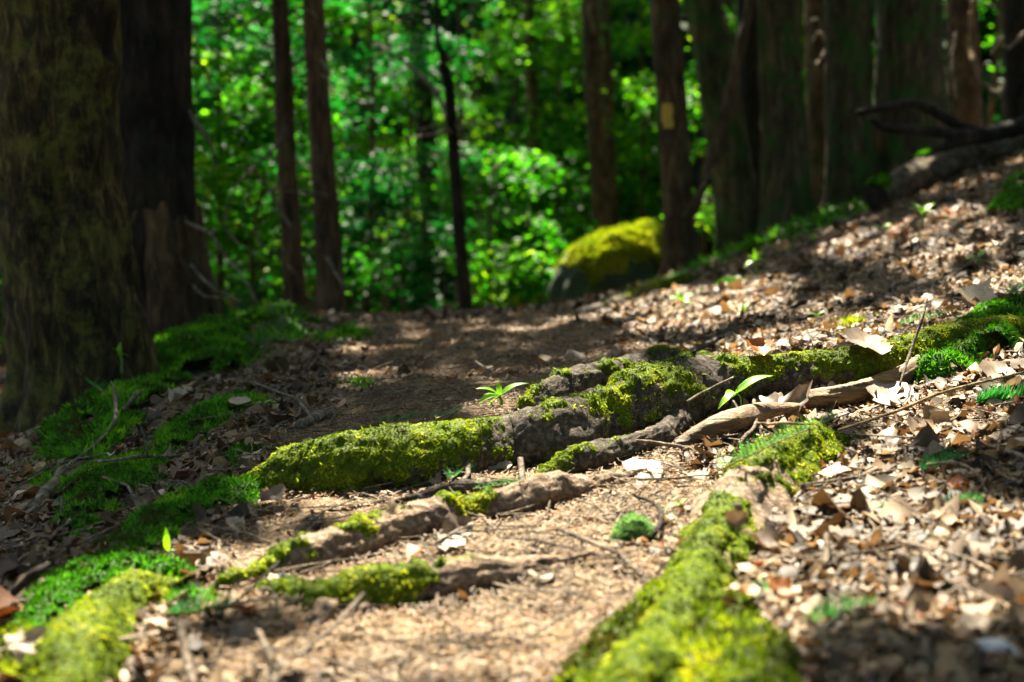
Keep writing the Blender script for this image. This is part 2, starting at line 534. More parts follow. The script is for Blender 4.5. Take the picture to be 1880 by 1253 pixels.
# ------------------------------------------------------------------ the ground: one sheet, fine near the path, out to the horizon
def build_ground():
    def axis(a, b, core, lo, hi):
        left = [-core_step for core_step in ()]
        c = np.arange(lo, hi, core)
        s = core; up = [c[-1]]
        while up[-1] < b:
            s *= 1.12; up.append(up[-1] + s)
        s = core; dn = [c[0]]
        while dn[-1] > a:
            s *= 1.12; dn.append(dn[-1] - s)
        return np.concatenate([dn[:0:-1], c, up[1:]])
    xs = axis(-90, 90, .016, -1.6, 2.2)
    ys = axis(-40, 140, .018, 1.25, 6.4)
    X, Y = np.meshgrid(xs, ys)
    x, y = X.ravel(), Y.ravel()
    z = H(x, y)
    near = (x > -2.5) & (x < 3.2) & (y > .8) & (y < 9)
    q = np.stack([x, y, x * 0], 1)
    z[near] += .0035 * fbm(q[near] * 55, 2)
    V = np.stack([x, y, z], 1)
    Fq = grid_faces(len(ys), len(xs), False)
    o = mk('forest_floor', V, Fq, M['soil'])
    o['kind'] = 'structure'
build_ground()

# ------------------------------------------------------------------ moss shoots
_bl = np.array([[-.5, 0, 0], [.5, 0, 0], [.28, .25, .55], [-.1, .45, 1.0]])
_blF = np.array([[0, 1, 2], [0, 2, 3]])
def moss_blades(P, Nn, size, clump):
    n = len(P)
    nn = Nn + rng.normal(size=(n, 3)) * .55
    R = basis(nn, rng.uniform(0, 2 * math.pi, n))
    s = size * rng.uniform(.6, 1.5, n)
    sc = np.stack([s * .42, s * .9, s], 1)
    V, Fs = scatter(_bl, _blF, P - Nn * (size * .15)[:, None] if np.ndim(size) else P - Nn * size * .15, R, sc)
    r = np.clip(clump + rng.normal(0, .16, n), 0, 1)
    return V, Fs, np.repeat(r, 4)

def tri_sample(V, Fq, n, weight=None):
    a, b, c, d = (V[Fq[:, k]] for k in range(4))
    ar = np.linalg.norm(np.cross(c - a, d - b), axis=1) / 2
    w = ar if weight is None else ar * weight
    if w.sum() <= 0: return np.zeros((0, 3)), np.zeros((0, 3)), np.zeros(0, int)
    k = rng.choice(len(Fq), n, p=w / w.sum())
    u, v = rng.random(n)[:, None], rng.random(n)[:, None]
    P = a[k] * (1 - u) * (1 - v) + b[k] * u * (1 - v) + c[k] * u * v + d[k] * (1 - u) * v
    N = np.cross(c[k] - a[k], d[k] - b[k])
    N /= np.linalg.norm(N, axis=1, keepdims=True) + 1e-12
    return P, N, k

# ------------------------------------------------------------------ roots
def root_mesh(ctrl, seed, knobs=(), lift=0.05, skirt=.15):
    """ctrl: (px, py of the centre, radius in px, moss 0..1). The centre stands where the lower edge meets the ground."""
    c = np.array(ctrl, float)
    g = hit(c[:, 0], c[:, 1] + c[:, 2] * (1 - lift))
    Rm = c[:, 2] / F * g[:, 1]
    P = at(c[:, 0], c[:, 1], g[:, 1] + Rm * .6)
    L = np.linalg.norm(np.diff(P, axis=0), axis=1).sum()
    n = int(max(30, L / .006))
    m = 56
    D = catmull(np.concatenate([P, Rm[:, None], c[:, 3:4]], 1), n)
    C, R, ms = D[:, :3], np.clip(D[:, 3], .003, None), np.clip(D[:, 4], 0, 1)
    q = np.stack([np.arange(n) * .05, np.full(n, seed * 3.7), np.zeros(n)], 1)
    C[:, 2] += vnoise(q * 1.3) * R * .10
    C[:, 1] += vnoise(q * 1.1 + 9) * R * .15
    R = R * (1 + .12 * vnoise(q * 2.2 + 5))
    e = np.clip(np.minimum(np.arange(n), np.arange(n)[::-1]) / 26.0, 0, 1)
    R = R * (.15 + .85 * e ** .6)
    C[:, 2] -= R * (1 - e) * 1.3
    T, A, B = frames(C)
    th = np.linspace(0, 2 * math.pi, m, endpoint=False)
    dirs = np.cos(th)[None, :, None] * A[:, None] + np.sin(th)[None, :, None] * B[:, None]
    wide = 1 + skirt * smooth(.45, -.25, np.sin(th))
    V = C[:, None] + R[:, None, None] * dirs * wide[None, :, None]
    flat = V.reshape(-1, 3); dn = dirs.reshape(-1, 3)
    RR = np.repeat(R, m)
    along = np.repeat(np.cumsum(np.concatenate([[0], np.linalg.norm(np.diff(C, axis=0), axis=1)])), m)
    ang = np.tile(th, n)
    pc = np.stack([along * 14, np.cos(ang) * 1.2, np.sin(ang) * 1.2 + seed * 5], 1)
    d = .15 * fbm(flat * 8 + seed * 7, 2) + .10 * fbm(flat * 32 + seed, 2)
    fis = 1 - np.abs(vnoise(flat * np.array([70, 70, 110]) + seed * 3))
    d = d * RR - .0030 * fis ** 5 + .0020 * fbm(flat * 150, 2) + .0045 * fbm(flat * 48 + seed, 3)
    for kx, ky, kr in knobs:
        kg = hit([kx], [ky + kr * .7])[0]
        rr = kr / F * kg[1]
        kp = at1(kx, ky, kg[1] + rr * .4)
        w = np.exp(-((flat - kp) ** 2).sum(1) / (rr * .9) ** 2)
        d = d + w * rr * .55
    flat = flat + dn * d[:, None]
    # caps
    nf = len(flat)
    flat2 = np.concatenate([flat, C[:1] - T[:1] * R[0] * .3, C[-1:] + T[-1:] * R[-1] * .3])
    j = np.arange(m); j2 = (j + 1) % m
    caps = np.concatenate([np.stack([j2, j, np.full(m, nf)], 1), np.stack([(n - 1) * m + j, (n - 1) * m + j2, np.full(m, nf + 1)], 1)])
    Q = grid_faces(n, m)
    k = slice(None, None, 2)
    stamp(root_map, C[k, 0], C[k, 1], R[k] * .78)
    # moss cover on the upper side
    up = dn[:, 2]
    nz = .62 * fbm(flat * 15 + seed * 13, 3) + .62 * fbm(flat * 44 + seed * 5, 3)
    mm = np.repeat(ms, m)
    val = mm * 1.45 - .88 + .42 * up + .9 * nz
    val[mm < .03] = -1
    return dict(V=flat2, F=[Q, caps], Q=Q, flat=flat, dn=dn, val=val, C=C, R=R, seed=seed)

def grow_moss(T_, parent_part, r, mat, blade=.0068, dens=1.0):
    Q, val, flat, dn = r['Q'], r['val'], r['flat'], r['dn']
    h = smooth(-.02, .5, val) * .003
    h = h + smooth(0, .3, val) * (.0045 * (1 + fbm(flat * 45 + 3, 2)) + .004 * np.abs(fbm(flat * 110 + 9, 2)))
    Vm = flat + dn * (h - .0012)[:, None]
    keep = (val[Q] > 0).sum(1) >= 3
    if keep.sum() < 12: return
    Qk = Q[keep]
    used, inv = np.unique(Qk, return_inverse=True)
    Vk = Vm[used]; Fk = inv.reshape(-1, 4)
    area = keep.sum() * .006 * (2 * math.pi * r['R'].mean() / 56)
    D = r['C'][:, 1].mean()
    size = blade * max(1.0, D / 3.0) ** .6
    n = int(min(42000, dens * area / (size * size * .13)))
    P, N, k = tri_sample(Vm, Qk, n)
    # thin stragglers beyond the cover's rim
    rim = ((val[Q] > -.34).sum(1) >= 3) & ~keep
    if rim.sum() > 5:
        P2, N2, _ = tri_sample(Vm, Q[rim], int(n * .22), smooth(-.36, .05, val[Q[rim]].mean(1)))
        P = np.concatenate([P, P2]); N = np.concatenate([N, N2])
    cl = .45 + .8 * fbm(P * 26 + 40, 3)
    Vb, Fb, rb = moss_blades(P, N, size, cl)
    V, Fs = join([(Vk, [Fk]), (Vb, [Fb])])
    T_.part('moss', V, Fs, mat, rnd=np.concatenate([np.full(len(Vk), .25), rb]), kind='stuff', under=None)

def root(label, specs, group=None, mat='root', moss='moss', dens=1.0, lift=.08, skirt=.2):
    """specs: list of (part name, control points, knobs)"""
    rs = [root_mesh(ctrl, 1 + i + 10 * len(bpy.data.objects) % 97, kn, lift, skirt) for i, (nm, ctrl, kn) in enumerate(specs)]
    C0 = rs[0]['C']; b = C0[len(C0) // 2].copy(); b[2] = H(b[:1], b[1:2])[0]
    t = Thing('tree_root', b, label, 'root', group)
    for (nm, ctrl, kn), r in zip(specs, rs):
        t.part(nm, r['V'], r['F'], M[mat])
        grow_moss(t, None, r, M[moss], dens=dens)
    return t

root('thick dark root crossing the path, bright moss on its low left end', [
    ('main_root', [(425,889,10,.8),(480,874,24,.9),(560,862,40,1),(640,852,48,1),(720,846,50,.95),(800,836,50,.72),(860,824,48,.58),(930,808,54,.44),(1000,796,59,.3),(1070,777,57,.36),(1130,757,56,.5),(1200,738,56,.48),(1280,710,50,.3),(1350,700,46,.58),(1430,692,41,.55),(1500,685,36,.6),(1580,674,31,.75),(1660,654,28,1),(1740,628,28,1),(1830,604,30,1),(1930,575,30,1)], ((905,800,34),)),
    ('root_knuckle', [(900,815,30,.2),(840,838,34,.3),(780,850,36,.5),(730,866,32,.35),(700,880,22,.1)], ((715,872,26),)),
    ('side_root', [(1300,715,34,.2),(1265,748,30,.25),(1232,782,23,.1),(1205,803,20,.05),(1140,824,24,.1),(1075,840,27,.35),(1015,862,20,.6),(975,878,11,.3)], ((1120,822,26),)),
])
root('low dark root lying just behind the thick path root', [
    ('main_root', [(925,752,9,.2),(975,734,22,.4),(1050,704,28,.4),(1115,685,28,.4),(1180,670,25,.3),(1245,656,20,.4),(1320,645,14,.5)], ())])
root('thin brown root between the thick root and the sunlit root', [
    ('main_root', [(640,924,7,0),(700,918,13,.05),(770,908,16,0),(830,898,15,.1),(890,889,14,.05),(950,880,12,.2),(990,872,8,.1)], ())])
root('knobbly pale root in full sun in the middle of the path', [
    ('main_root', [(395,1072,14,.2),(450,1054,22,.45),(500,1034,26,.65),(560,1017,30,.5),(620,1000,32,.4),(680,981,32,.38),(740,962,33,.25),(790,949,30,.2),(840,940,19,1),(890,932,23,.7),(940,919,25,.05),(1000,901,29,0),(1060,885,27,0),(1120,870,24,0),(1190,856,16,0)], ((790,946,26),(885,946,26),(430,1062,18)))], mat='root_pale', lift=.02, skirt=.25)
root('short knotted root with green moss on top, low in the path', [
    ('main_root', [(470,1078,10,.7),(535,1076,22,.95),(600,1086,33,.9),(680,1082,34,.85),(740,1074,35,.7),(800,1064,33,.4),(870,1050,32,.1),(940,1036,30,.05),(1010,1022,28,0),(1090,1008,20,0)], ((520,1064,20),(745,1092,24),(840,1052,22),(960,1030,22))),
    ('root_knuckle', [(650,1075,26,.6),(625,1098,30,.4),(590,1120,30,.05),(562,1132,22,0)], ((590,1118,26),)),
    ('side_root', [(690,1085,26,.3),(670,1108,26,.05),(650,1126,18,0)], ()),
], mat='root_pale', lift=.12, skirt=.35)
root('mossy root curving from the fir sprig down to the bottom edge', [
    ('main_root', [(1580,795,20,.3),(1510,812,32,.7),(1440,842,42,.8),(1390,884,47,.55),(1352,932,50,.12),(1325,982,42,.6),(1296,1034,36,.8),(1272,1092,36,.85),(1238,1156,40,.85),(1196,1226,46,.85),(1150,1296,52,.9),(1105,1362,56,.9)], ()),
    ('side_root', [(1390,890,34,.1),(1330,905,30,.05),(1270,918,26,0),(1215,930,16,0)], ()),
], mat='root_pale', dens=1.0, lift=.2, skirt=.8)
root('fat moss covered root in the lower left corner, glowing yellow green', [
    ('main_root', [(360,1070,10,.9),(310,1080,22,.95),(262,1092,34,1),(212,1116,38,1),(172,1158,48,1),(140,1218,58,1),(112,1290,66,1),(92,1362,70,1)], ())], dens=1.2, lift=.3, skirt=.6)
root('low bark root half hidden on the slope beside the boulder', [
    ('main_root', [(1040,578,5,0),(1090,568,8,.1),(1140,552,10,.3),(1180,538,10,.5),(1230,522,9,.8),(1290,505,8,.9)], ())])

# ------------------------------------------------------------------ moss patches on the ground
def moss_patch(label, poly, h=.02, mat='moss_deep', lump=1.0, blade=.009, group='moss cushions on the slope', dens=1.0):
    pw = hit([p[0] for p in poly], [p[1] for p in poly])
    D = pw[:, 1].mean()
    x0, y0 = pw[:, :2].min(0) - .05; x1, y1 = pw[:, :2].max(0) + .05
    st = max(.007, .0042 * D)
    xs = np.arange(x0, x1, st); ys = np.arange(y0, y1, st)
    if len(xs) * len(ys) > 120000:
        f = math.sqrt(len(xs) * len(ys) / 120000); st *= f
        xs = np.arange(x0, x1, st); ys = np.arange(y0, y1, st)
    X, Y = np.meshgrid(xs, ys); x, y = X.ravel(), Y.ravel()
    q = np.stack([x, y, x * 0], 1)
    ins = inside(pw[:, :2], x, y)
    d = edge_dist(pw[:, :2], x, y) * np.where(ins, 1, -1)
    w = .012 * D
    d = d + w * 1.1 * fbm(q * (2.2 / w) * .25, 3)
    hole = fbm(q * (.9 / w) + 31, 2)
    d = d - w * 2.1 * smooth(.16, .5, hole)
    k = smooth(-.1 * w, 1.6 * w, d)
    z = H(x, y) - .006 + k * (h * (.62 + .38 * lump * fbm(q * 7, 2)) + .010 + .35 * h * lump * np.abs(fbm(q * 22 + 8, 2)) + .006 * fbm(q * 48 + 2, 2))
    V = np.stack([x, y, z], 1)
    Q = grid_faces(len(ys), len(xs), False)
    keep = (d[Q] > 0).all(1)
    if keep.sum() < 6: return
    Qk = Q[keep]
    ok = d > 0
    stamp(moss_map, x[ok][::3], y[ok][::3], np.full(ok.sum(), st * 1.3)[::3])
    used, inv = np.unique(Qk, return_inverse=True)
    Vk = V[used]; Fk = inv.reshape(-1, 4)
    size = blade * max(1.0, D / 2.6) ** .75
    area = keep.sum() * st * st
    n = int(min(50000, dens * area / (size * size * .12)))
    P, N, _ = tri_sample(V, Qk, n)
    rim = (d[Q] > -w * .9).all(1) & ~keep
    if rim.sum() > 4:
        P2, N2, _ = tri_sample(V + np.array([0, 0, .006]), Q[rim], int(n * .06))
        P = np.concatenate([P, P2]); N = np.concatenate([N, N2])
    cl = .42 + .85 * fbm(P * 16 + 70, 3)
    Vb, Fb, rb = moss_blades(P, N, size, cl)
    Va, Fs = join([(Vk, [Fk]), (Vb, [Fb])])
    b = Vk.mean(0)
    single('moss_patch', b, Va, Fs, M[mat], label, 'moss', group, 'stuff', np.concatenate([np.full(len(Vk), .15), rb]))

moss_patch('lumpy deep green moss mound at the foot of the dark trunk', [(385,650),(380,605),(405,572),(445,560),(520,562),(585,585),(640,618),(600,640),(545,634),(480,650),(462,688),(415,690)], .075, lump=1.3)
moss_patch('moss bank running down beside the big left trunk', [(40,850),(100,790),(180,715),(245,662),(310,622),(378,596),(470,640),(455,690),(380,700),(330,735),(262,800),(170,850),(110,900),(60,890)], .06, lump=1.2)
moss_patch('narrow green moss strip on the left slope above the bare twig', [(230,856),(300,785),(380,740),(470,718),(510,735),(440,765),(380,800),(330,838),(262,872)], .022)
moss_patch('dull moss clump on the left slope beside the curved stick', [(80,985),(105,905),(175,862),(250,846),(320,850),(290,900),(215,945),(140,1000)], .03)
moss_patch('flat moss tuft in front of the mossy root tip', [(280,955),(305,905),(395,884),(480,878),(505,905),(440,940),(345,970)], .024)
moss_patch('long moss band sloping down the left edge of the path', [(-20,1190),(70,1080),(180,1005),(262,955),(345,925),(385,950),(340,1005),(300,1034),(370,1046),(330,1085),(220,1110),(120,1165),(10,1230)], .026)
moss_patch('small moss patch among twigs left of the path', [(385,862),(412,832),(462,812),(492,822),(455,846),(410,868)], .012)
moss_patch('mossy bank at the right edge where the thick root begins', [(1645,700),(1660,655),(1712,618),(1790,580),(1900,548),(1900,640),(1812,660),(1760,690),(1700,712)], .05)
moss_patch('moss cushion high on the right edge below the log', [(1815,392),(1838,345),(1900,322),(1900,388)], .06, lump=1.2)
moss_patch('bright blurred moss spread at the bottom of the right root', [(960,1310),(1040,1215),(1130,1140),(1210,1080),(1330,1084),(1410,1140),(1470,1220),(1480,1310)], .028, 'moss')
moss_patch('bright moss in the bottom left corner', [(-30,1200),(40,1160),(90,1160),(80,1280),(-30,1290)], .03, 'moss')
moss_patch('small yellow green moss spot on the sunny slope', [(1500,606),(1532,586),(1592,588),(1562,610),(1520,616)], .015, 'moss')
moss_patch('moss fringe where the mound meets the path', [(600,606),(650,590),(690,612),(650,636),(610,634)], .02)
moss_patch('dark green moss spot in the middle of the path', [(628,708),(655,696),(692,700),(684,716),(640,718)], .012)
moss_patch('thin moss on needles left of the green fir sprig', [(262,1062),(330,1052),(400,1072),(405,1110),(340,1135),(285,1118)], .01, dens=.5)
moss_patch('mossy ridge along the foot of the right hand trunks', [(1200,524),(1250,484),(1330,456),(1420,418),(1510,380),(1600,322),(1690,276),(1750,278),(1660,350),(1550,412),(1440,468),(1330,504),(1240,530)], .06)
moss_patch('flat moss patch on the slope below the blazed trunk', [(1300,530),(1340,512),(1372,512),(1360,526),(1320,534)], .02)
moss_patch('moss at the base of the pale leaf on the right', [(1570,700),(1640,690),(1700,700),(1660,716),(1590,716)], .012, dens=.6)
moss_patch('moss shelf above the sunlit root, beside the low root', [(920,800),(950,776),(980,770),(960,800)], .01, dens=.6)
moss_patch('pale green moss smear right of the lower root', [(1330,1090),(1400,1052),(1470,1062),(1450,1110),(1390,1120)], .012, 'moss_pale', dens=.5)

# pale round cushion beside the lower root
def cushion(px, py, rpx):
    g = hit([px], [py + rpx * .7])[0]
    r = rpx / F * g[1]
    n = 9000
    u = rng.normal(size=(n, 3)); u /= np.linalg.norm(u, axis=1, keepdims=True)
    u[:, 2] = np.abs(u[:, 2])
    lump = 1 + .22 * fbm(u * 4.2 + 3, 2)
    P = g + u * r * lump[:, None] * np.array([.92, .9, 1.15])
    Vb, Fb, rb = moss_blades(P, u, .010, .5 + .6 * fbm(u * 6, 2))
    th = np.linspace(0, math.pi / 2, 10); ph = np.linspace(0, 2 * math.pi, 28, endpoint=False)
    TH, PH = np.meshgrid(th, ph, indexing='ij')
    s = np.stack([np.sin(TH) * np.cos(PH), np.sin(TH) * np.sin(PH), np.cos(TH)], 2).reshape(-1, 3)
    Vs = g + s * r * (1 + .22 * fbm(s * 4.2 + 3, 2))[:, None] * np.array([.9, .88, 1.12]) - np.array([0, 0, .004])
    V, Fs = join([(Vs, [grid_faces(10, 28)]), (Vb, [Fb])])
    single('moss_cushion', g, V, Fs, M['moss_pale'], 'round pale green cushion of moss on the needle covered path', 'moss', None, 'stuff', np.concatenate([np.full(len(Vs), .1), rb]))
    stamp(moss_map, [g[0]], [g[1]], [r])
cushion(1164, 972, 31)
#PART3
# ------------------------------------------------------------------ trees
TREES = []
def trunk_mesh(ctrl, D, seed, ring=44, flare=.9, top=9.5, furrow=.012):
    c = np.array(ctrl, float)
    P = at(c[:, 0], c[:, 1], D)
    R = c[:, 2] / F * D
    o = np.argsort(P[:, 2]); P, R = P[o], R[o]
    base = P[0].copy()
    zg = H(base[:1], base[1:2])[0]
    d = (P[-1] - P[0]) / max(1e-6, P[-1][2] - P[0][2])
    # below: down into the soil; above: on to the crown
    lo = P[0] + d * (zg - .25 - P[0][2])
    hi1 = P[-1] + d * (3.0 - P[-1][2]) * .9; hi1[2] = 3.0 if P[-1][2] < 2.6 else P[-1][2] + .8
    hi2 = hi1 + np.array([d[0] * (top - hi1[2]) * .4, d[1] * (top - hi1[2]) * .4, top - hi1[2]])
    P = np.concatenate([[lo], P, [hi1, hi2]]); R = np.concatenate([[R[0]], R, [R[-1] * .95, R[-1] * .35]])
    nr = 150 if D < 9.6 else 70
    if D >= 9.6: ring = 24
    zz = np.concatenate([np.linspace(P[0, 2], hi1[2], nr), np.linspace(hi1[2], top, 16)[1:]])
    C = np.stack([np.interp(zz, P[:, 2], P[:, k]) for k in range(3)], 1)
    for k in (0, 1):
        C[:nr, k] = np.convolve(np.pad(C[:nr, k], 6, mode='edge'), np.ones(13) / 13, 'valid')
    r = np.interp(zz, P[:, 2], R)
    r0 = R[1]
    th = np.linspace(0, 2 * math.pi, ring, endpoint=False)
    hgt = zz - zg
    fl = flare * r0 * np.exp(-np.clip(hgt, -.3, None) / (1.5 * r0))
    lob = .5 + .5 * np.cos(th * 5 + seed) * np.cos(th * 2 + seed * 2.1)
    rad = r[:, None] + fl[:, None] * (.25 + .75 * lob[None])
    q = np.stack([np.repeat(C[:, 0], ring) + np.tile(np.cos(th), len(zz)) * .3 / max(r0, .05) * r0, np.tile(np.sin(th), len(zz)) * .3 + seed, np.repeat(zz, ring)], 1)
    n1 = fbm(q * np.array([26, 26, 4.0]), 3).reshape(len(zz), ring)
    n2 = fbm(q * np.array([9, 9, 2.5]) + 5, 2).reshape(len(zz), ring)
    ridge = 1 - 2 * np.abs(n1)
    rad = rad + (ridge * furrow + n2 * r0 * .10) * np.minimum(1, r0 / .12)
    V = np.stack([C[:, 0:1] + rad * np.cos(th), C[:, 1:2] + rad * np.sin(th), np.repeat(zz[:, None], ring, 1)], 2).reshape(-1, 3)
    Q = grid_faces(len(zz), ring)
    return V, [Q], C, r, np.array([lo[0], lo[1], zg])

def tree(label, ctrl, D, mat='bark_brown', seed=None, group=None, flare=.9, top=9.5, name='tree', furrow=.012, limbs=4, crown=True):
    seed = seed if seed is not None else len(TREES) * 1.7
    V, Fs, C, r, base = trunk_mesh(ctrl, D, seed, flare=flare, top=top, furrow=furrow)
    t = Thing(name, base, label, 'tree', group)
    t.part('trunk', V, Fs, M[mat])
    stamp(root_map, [base[0]], [base[1]], [r[5] * 1.2])
    for k in range(limbs if crown else 0):
        z0 = rng.uniform(3.6, top * .85)
        i = np.argmin(abs(C[:, 2] - z0))
        a = rng.uniform(0, 2 * math.pi); L = rng.uniform(1.5, 3.2)
        pts = [C[i], C[i] + np.array([math.cos(a), math.sin(a), .35]) * L * .5, C[i] + np.array([math.cos(a) * 1.1, math.sin(a) * 1.1, .45]) * L]
        bv, bf = tube(catmull(pts, 10), np.linspace(r[i] * .5, .012, 10), 6)
        t.part('branch', bv, bf, M[mat])
    if crown:
        TREES.append([t, base, [], top])
    t.C, t.r = C, r
    return t

def dead_branch(t, pts, r0=.008, mat='greywood', name='dead_branch'):
    c = catmull(pts, 24)
    c = c + np.stack([vnoise(c * 5 + 3), vnoise(c * 5 + 30), vnoise(c * 5 + 60)], 1) * .02
    v, f = tube(c, np.linspace(r0, r0 * .35, 24), 6)
    t.part(name, v, f, M[mat])

T1 = tree('huge rough mossy trunk filling the left edge of the view', [(90,-20,103),(98,300,98),(124,480,98),(146,600,99),(152,700,100),(150,760,104)], 4.2, 'bark_old', 2.1, flare=.55, furrow=.034)
T2 = tree('broad dark trunk just behind the huge left trunk, rotten at its base', [(269,-20,72),(273,300,74),(284,450,76),(300,560,78)], 5.7, 'bark_dark', .6, flare=.5)
# rotten slab round the foot of the second trunk
def rotten_slab(t, D):
    n, m = 46, 40
    th = np.linspace(math.pi * .85, math.pi * 2.08, m)
    z1 = at1(300, 388, D)[2]; zb = t.base[2] - .1
    s = np.linspace(0, 1, n)
    jag = fbm(np.stack([th * 5, th * 0, th * 0], 1), 3) * .12
    Z = zb + (z1 + jag[None] - zb) * s[:, None]
    cx = np.interp(Z, t.C[:, 2], t.C[:, 0]); cyy = np.interp(Z, t.C[:, 2], t.C[:, 1]); rr = np.interp(Z, t.C[:, 2], t.r)
    q = np.stack([np.tile(np.cos(th), n) * 2, np.tile(np.sin(th), n) * 2, Z.ravel() * 1.2], 1)
    rad = rr + .022 + .035 * (1 - s[:, None]) + .035 * fbm(q * np.array([5, 5, 2]), 3).reshape(n, m)
    V = np.stack([cx + rad * np.cos(th), cyy + rad * np.sin(th), Z], 2)
    Vi = np.stack([cx + (rad - .03) * np.cos(th), cyy + (rad - .03) * np.sin(th), Z - .004], 2)
    Q = grid_faces(n, m, False)
    k = (n - 1) * m + np.arange(m - 1)
    N = n * m
    rim = np.stack([k, k + 1, k + 1 + N, k + N], 1)
    t.part('rotten_bark', np.concatenate([V.reshape(-1, 3), Vi.reshape(-1, 3)]), [Q, Q[:, ::-1] + N, rim], M['bark_brown'], label='torn brown rotting bark around the trunk foot')
rotten_slab(T2, 5.7)
T3 = tree('thin dark crooked trunk, left of the pair in the leafy background', [(512,-20,13),(520,120,15),(526,300,16),(536,450,17),(543,565,19)], 7.4, 'bark_brown', 3.3, flare=.5, limbs=0)
T4 = tree('slim straight brown trunk, right of the pair behind the moss mound', [(573,-20,17),(583,150,19),(592,300,20),(602,450,22),(609,575,24)], 6.9, 'bark_brown', 4.4, flare=.4, limbs=0)
tree('dark shaded trunk behind the path crest, beside a thin snag', [(768,-20,16),(778,200,17),(790,400,18),(802,570,19)], 14.2, 'bark_dark', 5.2)
SN = tree('thin black snag with a broken brushy top on the path crest', [(830,232,9),(838,350,10),(848,480,11),(855,570,12)], 8.2, 'bark_dark', 6.1, top=1.3, crown=False, flare=.4)
T7 = tree('dark slender trunk rising behind the mossy boulder', [(1082,-20,15),(1090,150,16),(1100,300,16),(1106,430,17)], 13.2, 'bark_brown', 7.7, limbs=0)
tree('pale brown thin stem next to the trunk behind the boulder', [(1108,-20,8),(1118,200,9),(1126,430,10)], 15.5, 'bark_brown', 8.8, limbs=2)
tree('faint brown trunk left of the mossy boulder', [(968,-20,10),(980,250,10),(990,560,11)], 16, 'bark_brown', 9.1)
T9 = tree('brown trunk with a yellow painted trail blaze', [(1218,-20,25),(1228,120,25),(1236,230,25),(1244,370,25),(1250,480,27)], 8.7, 'bark_brown', 1.3, flare=.7)
T10 = tree('dark green trunk leaning left, right of the blazed trunk', [(1286,-20,33),(1312,120,34),(1334,250,35),(1350,360,36),(1358,440,38)], 9.4, 'bark_green', 2.7, flare=.5)
tree('narrow dark trunk squeezed behind the leaning pair on the bank', [(1372,-20,17),(1378,200,18),(1384,420,20)], 10.6, 'bark_dark', 3.9)
tree('wide brown trunk in the middle of the right bank', [(1430,-20,35),(1434,150,36),(1440,300,38),(1446,420,42)], 9.2, 'bark_green', 4.9, flare=.6)
tree('dim reddish trunk behind the middle of the right bank', [(1497,-20,18),(1500,200,19),(1504,380,20)], 11.4, 'bark_brown', 5.5)
tree('straight trunk left of the log, green with moss at its foot', [(1553,-20,37),(1557,120,38),(1562,240,39),(1567,340,42)], 9.3, 'bark_green', 6.6, flare=.6)
tree('broadest trunk on the right bank, standing behind the log', [(1667,-20,53),(1668,100,55),(1672,200,58),(1676,290,62)], 9.4, 'bark_green', 7.1, flare=.6)
tree('pale grey brown trunk far right behind the log branches', [(1765,-20,26),(1768,100,27),(1772,230,28)], 12.0, 'bark_brown', 8.3)
tree('dark narrow trunk at the right edge of the view', [(1862,-20,19),(1866,100,20),(1868,200,21)], 11.0, 'bark_dark', 9.9)
tree('dim thin trunk low at the far left edge behind the huge trunk', [(14,100,11),(20,400,12),(28,760,13)], 8.0, 'bark_dark', 10.3, limbs=2)

# yellow blaze painted on the bark of its trunk: a thin curved sheet
def blaze(t, D):
    n, m = 14, 8
    zt = at1(1225, 192, D)[2]; zb = at1(1225, 237, D)[2]
    i = np.argmin(abs(t.C[:, 2] - (zt + zb) / 2))
    c, r = t.C[i], t.r[i]
    ph0 = math.pi * 1.5 - .42
    pts = []
    for a in np.linspace(zb, zt, n):
        for b in np.linspace(-.40, .32, m):
            ph = ph0 + b * (1 + .07 * math.sin(a * 90) + .06 * math.sin(a * 47 + b * 9)) + .04 * math.sin(a * 60)
            rr = r + .016
            pts.append((np.interp(a, t.C[:, 2], t.C[:, 0]) + rr * math.cos(ph), np.interp(a, t.C[:, 2], t.C[:, 1]) + rr * math.sin(ph), a + .006 * math.sin(b * 31 + a * 20)))
    t.part('paint_blaze', np.array(pts), [grid_faces(n, m, False)], M['yellow'], label='faded yellow rectangle of paint')
blaze(T9, 8.7)

# dead twigs and branches that hang between the trunks
def px_branch(t, pts, r0=.008, mat='greywood'):
    dead_branch(t, [at1(*p) for p in pts], r0, mat)
for pts in ([(526,230,7.3),(470,300,7.1),(430,350,6.9),(420,420,6.8),(470,470,6.7)], [(534,420,7.3),(480,330,7.2),(440,300,7.0)],
            [(520,100,7.4),(460,60,7.2),(410,20,7.0)], [(540,500,7.3),(480,450,7.1),(470,400,7.0)]):
    px_branch(T3, pts, .009, 'twig')
for pts in ([(600,470,6.8),(630,510,6.6),(640,530,6.5)], [(585,40,6.9),(560,20,6.7),(540,10,6.6)], [(590,110,6.8),(606,130,6.6),(596,150,6.5),(588,140,6.5)],
            [(598,360,6.8),(560,350,6.6),(520,345,6.4)]):
    px_branch(T4, pts, .008)
for pts in ([(332,400,5.6),(370,420,5.5),(400,450,5.5),(450,520,5.4),(470,560,5.4)], [(340,100,5.7),(370,130,5.7),(385,160,5.7)], [(345,480,5.6),(395,530,5.5),(440,555,5.4)],
            [(350,520,5.6),(380,545,5.5),(420,550,5.4)], [(342,200,5.7),(380,240,5.6),(400,300,5.6),(380,330,5.6)]):
    px_branch(T2, pts, .009)
for pts in ([(830,240,8.2),(790,248,8.1),(740,252,8.0)], [(832,242,8.2),(860,225,8.1),(872,240,8.0)], [(830,238,8.2),(800,232,8.2),(770,240,8.1)], [(830,236,8.2),(846,215,8.1),(838,200,8.1)],
            [(832,246,8.2),(815,238,8.0),(800,252,7.9)], [(834,250,8.2),(852,246,8.1),(866,256,8.0)]):
    px_branch(SN, pts, .012)
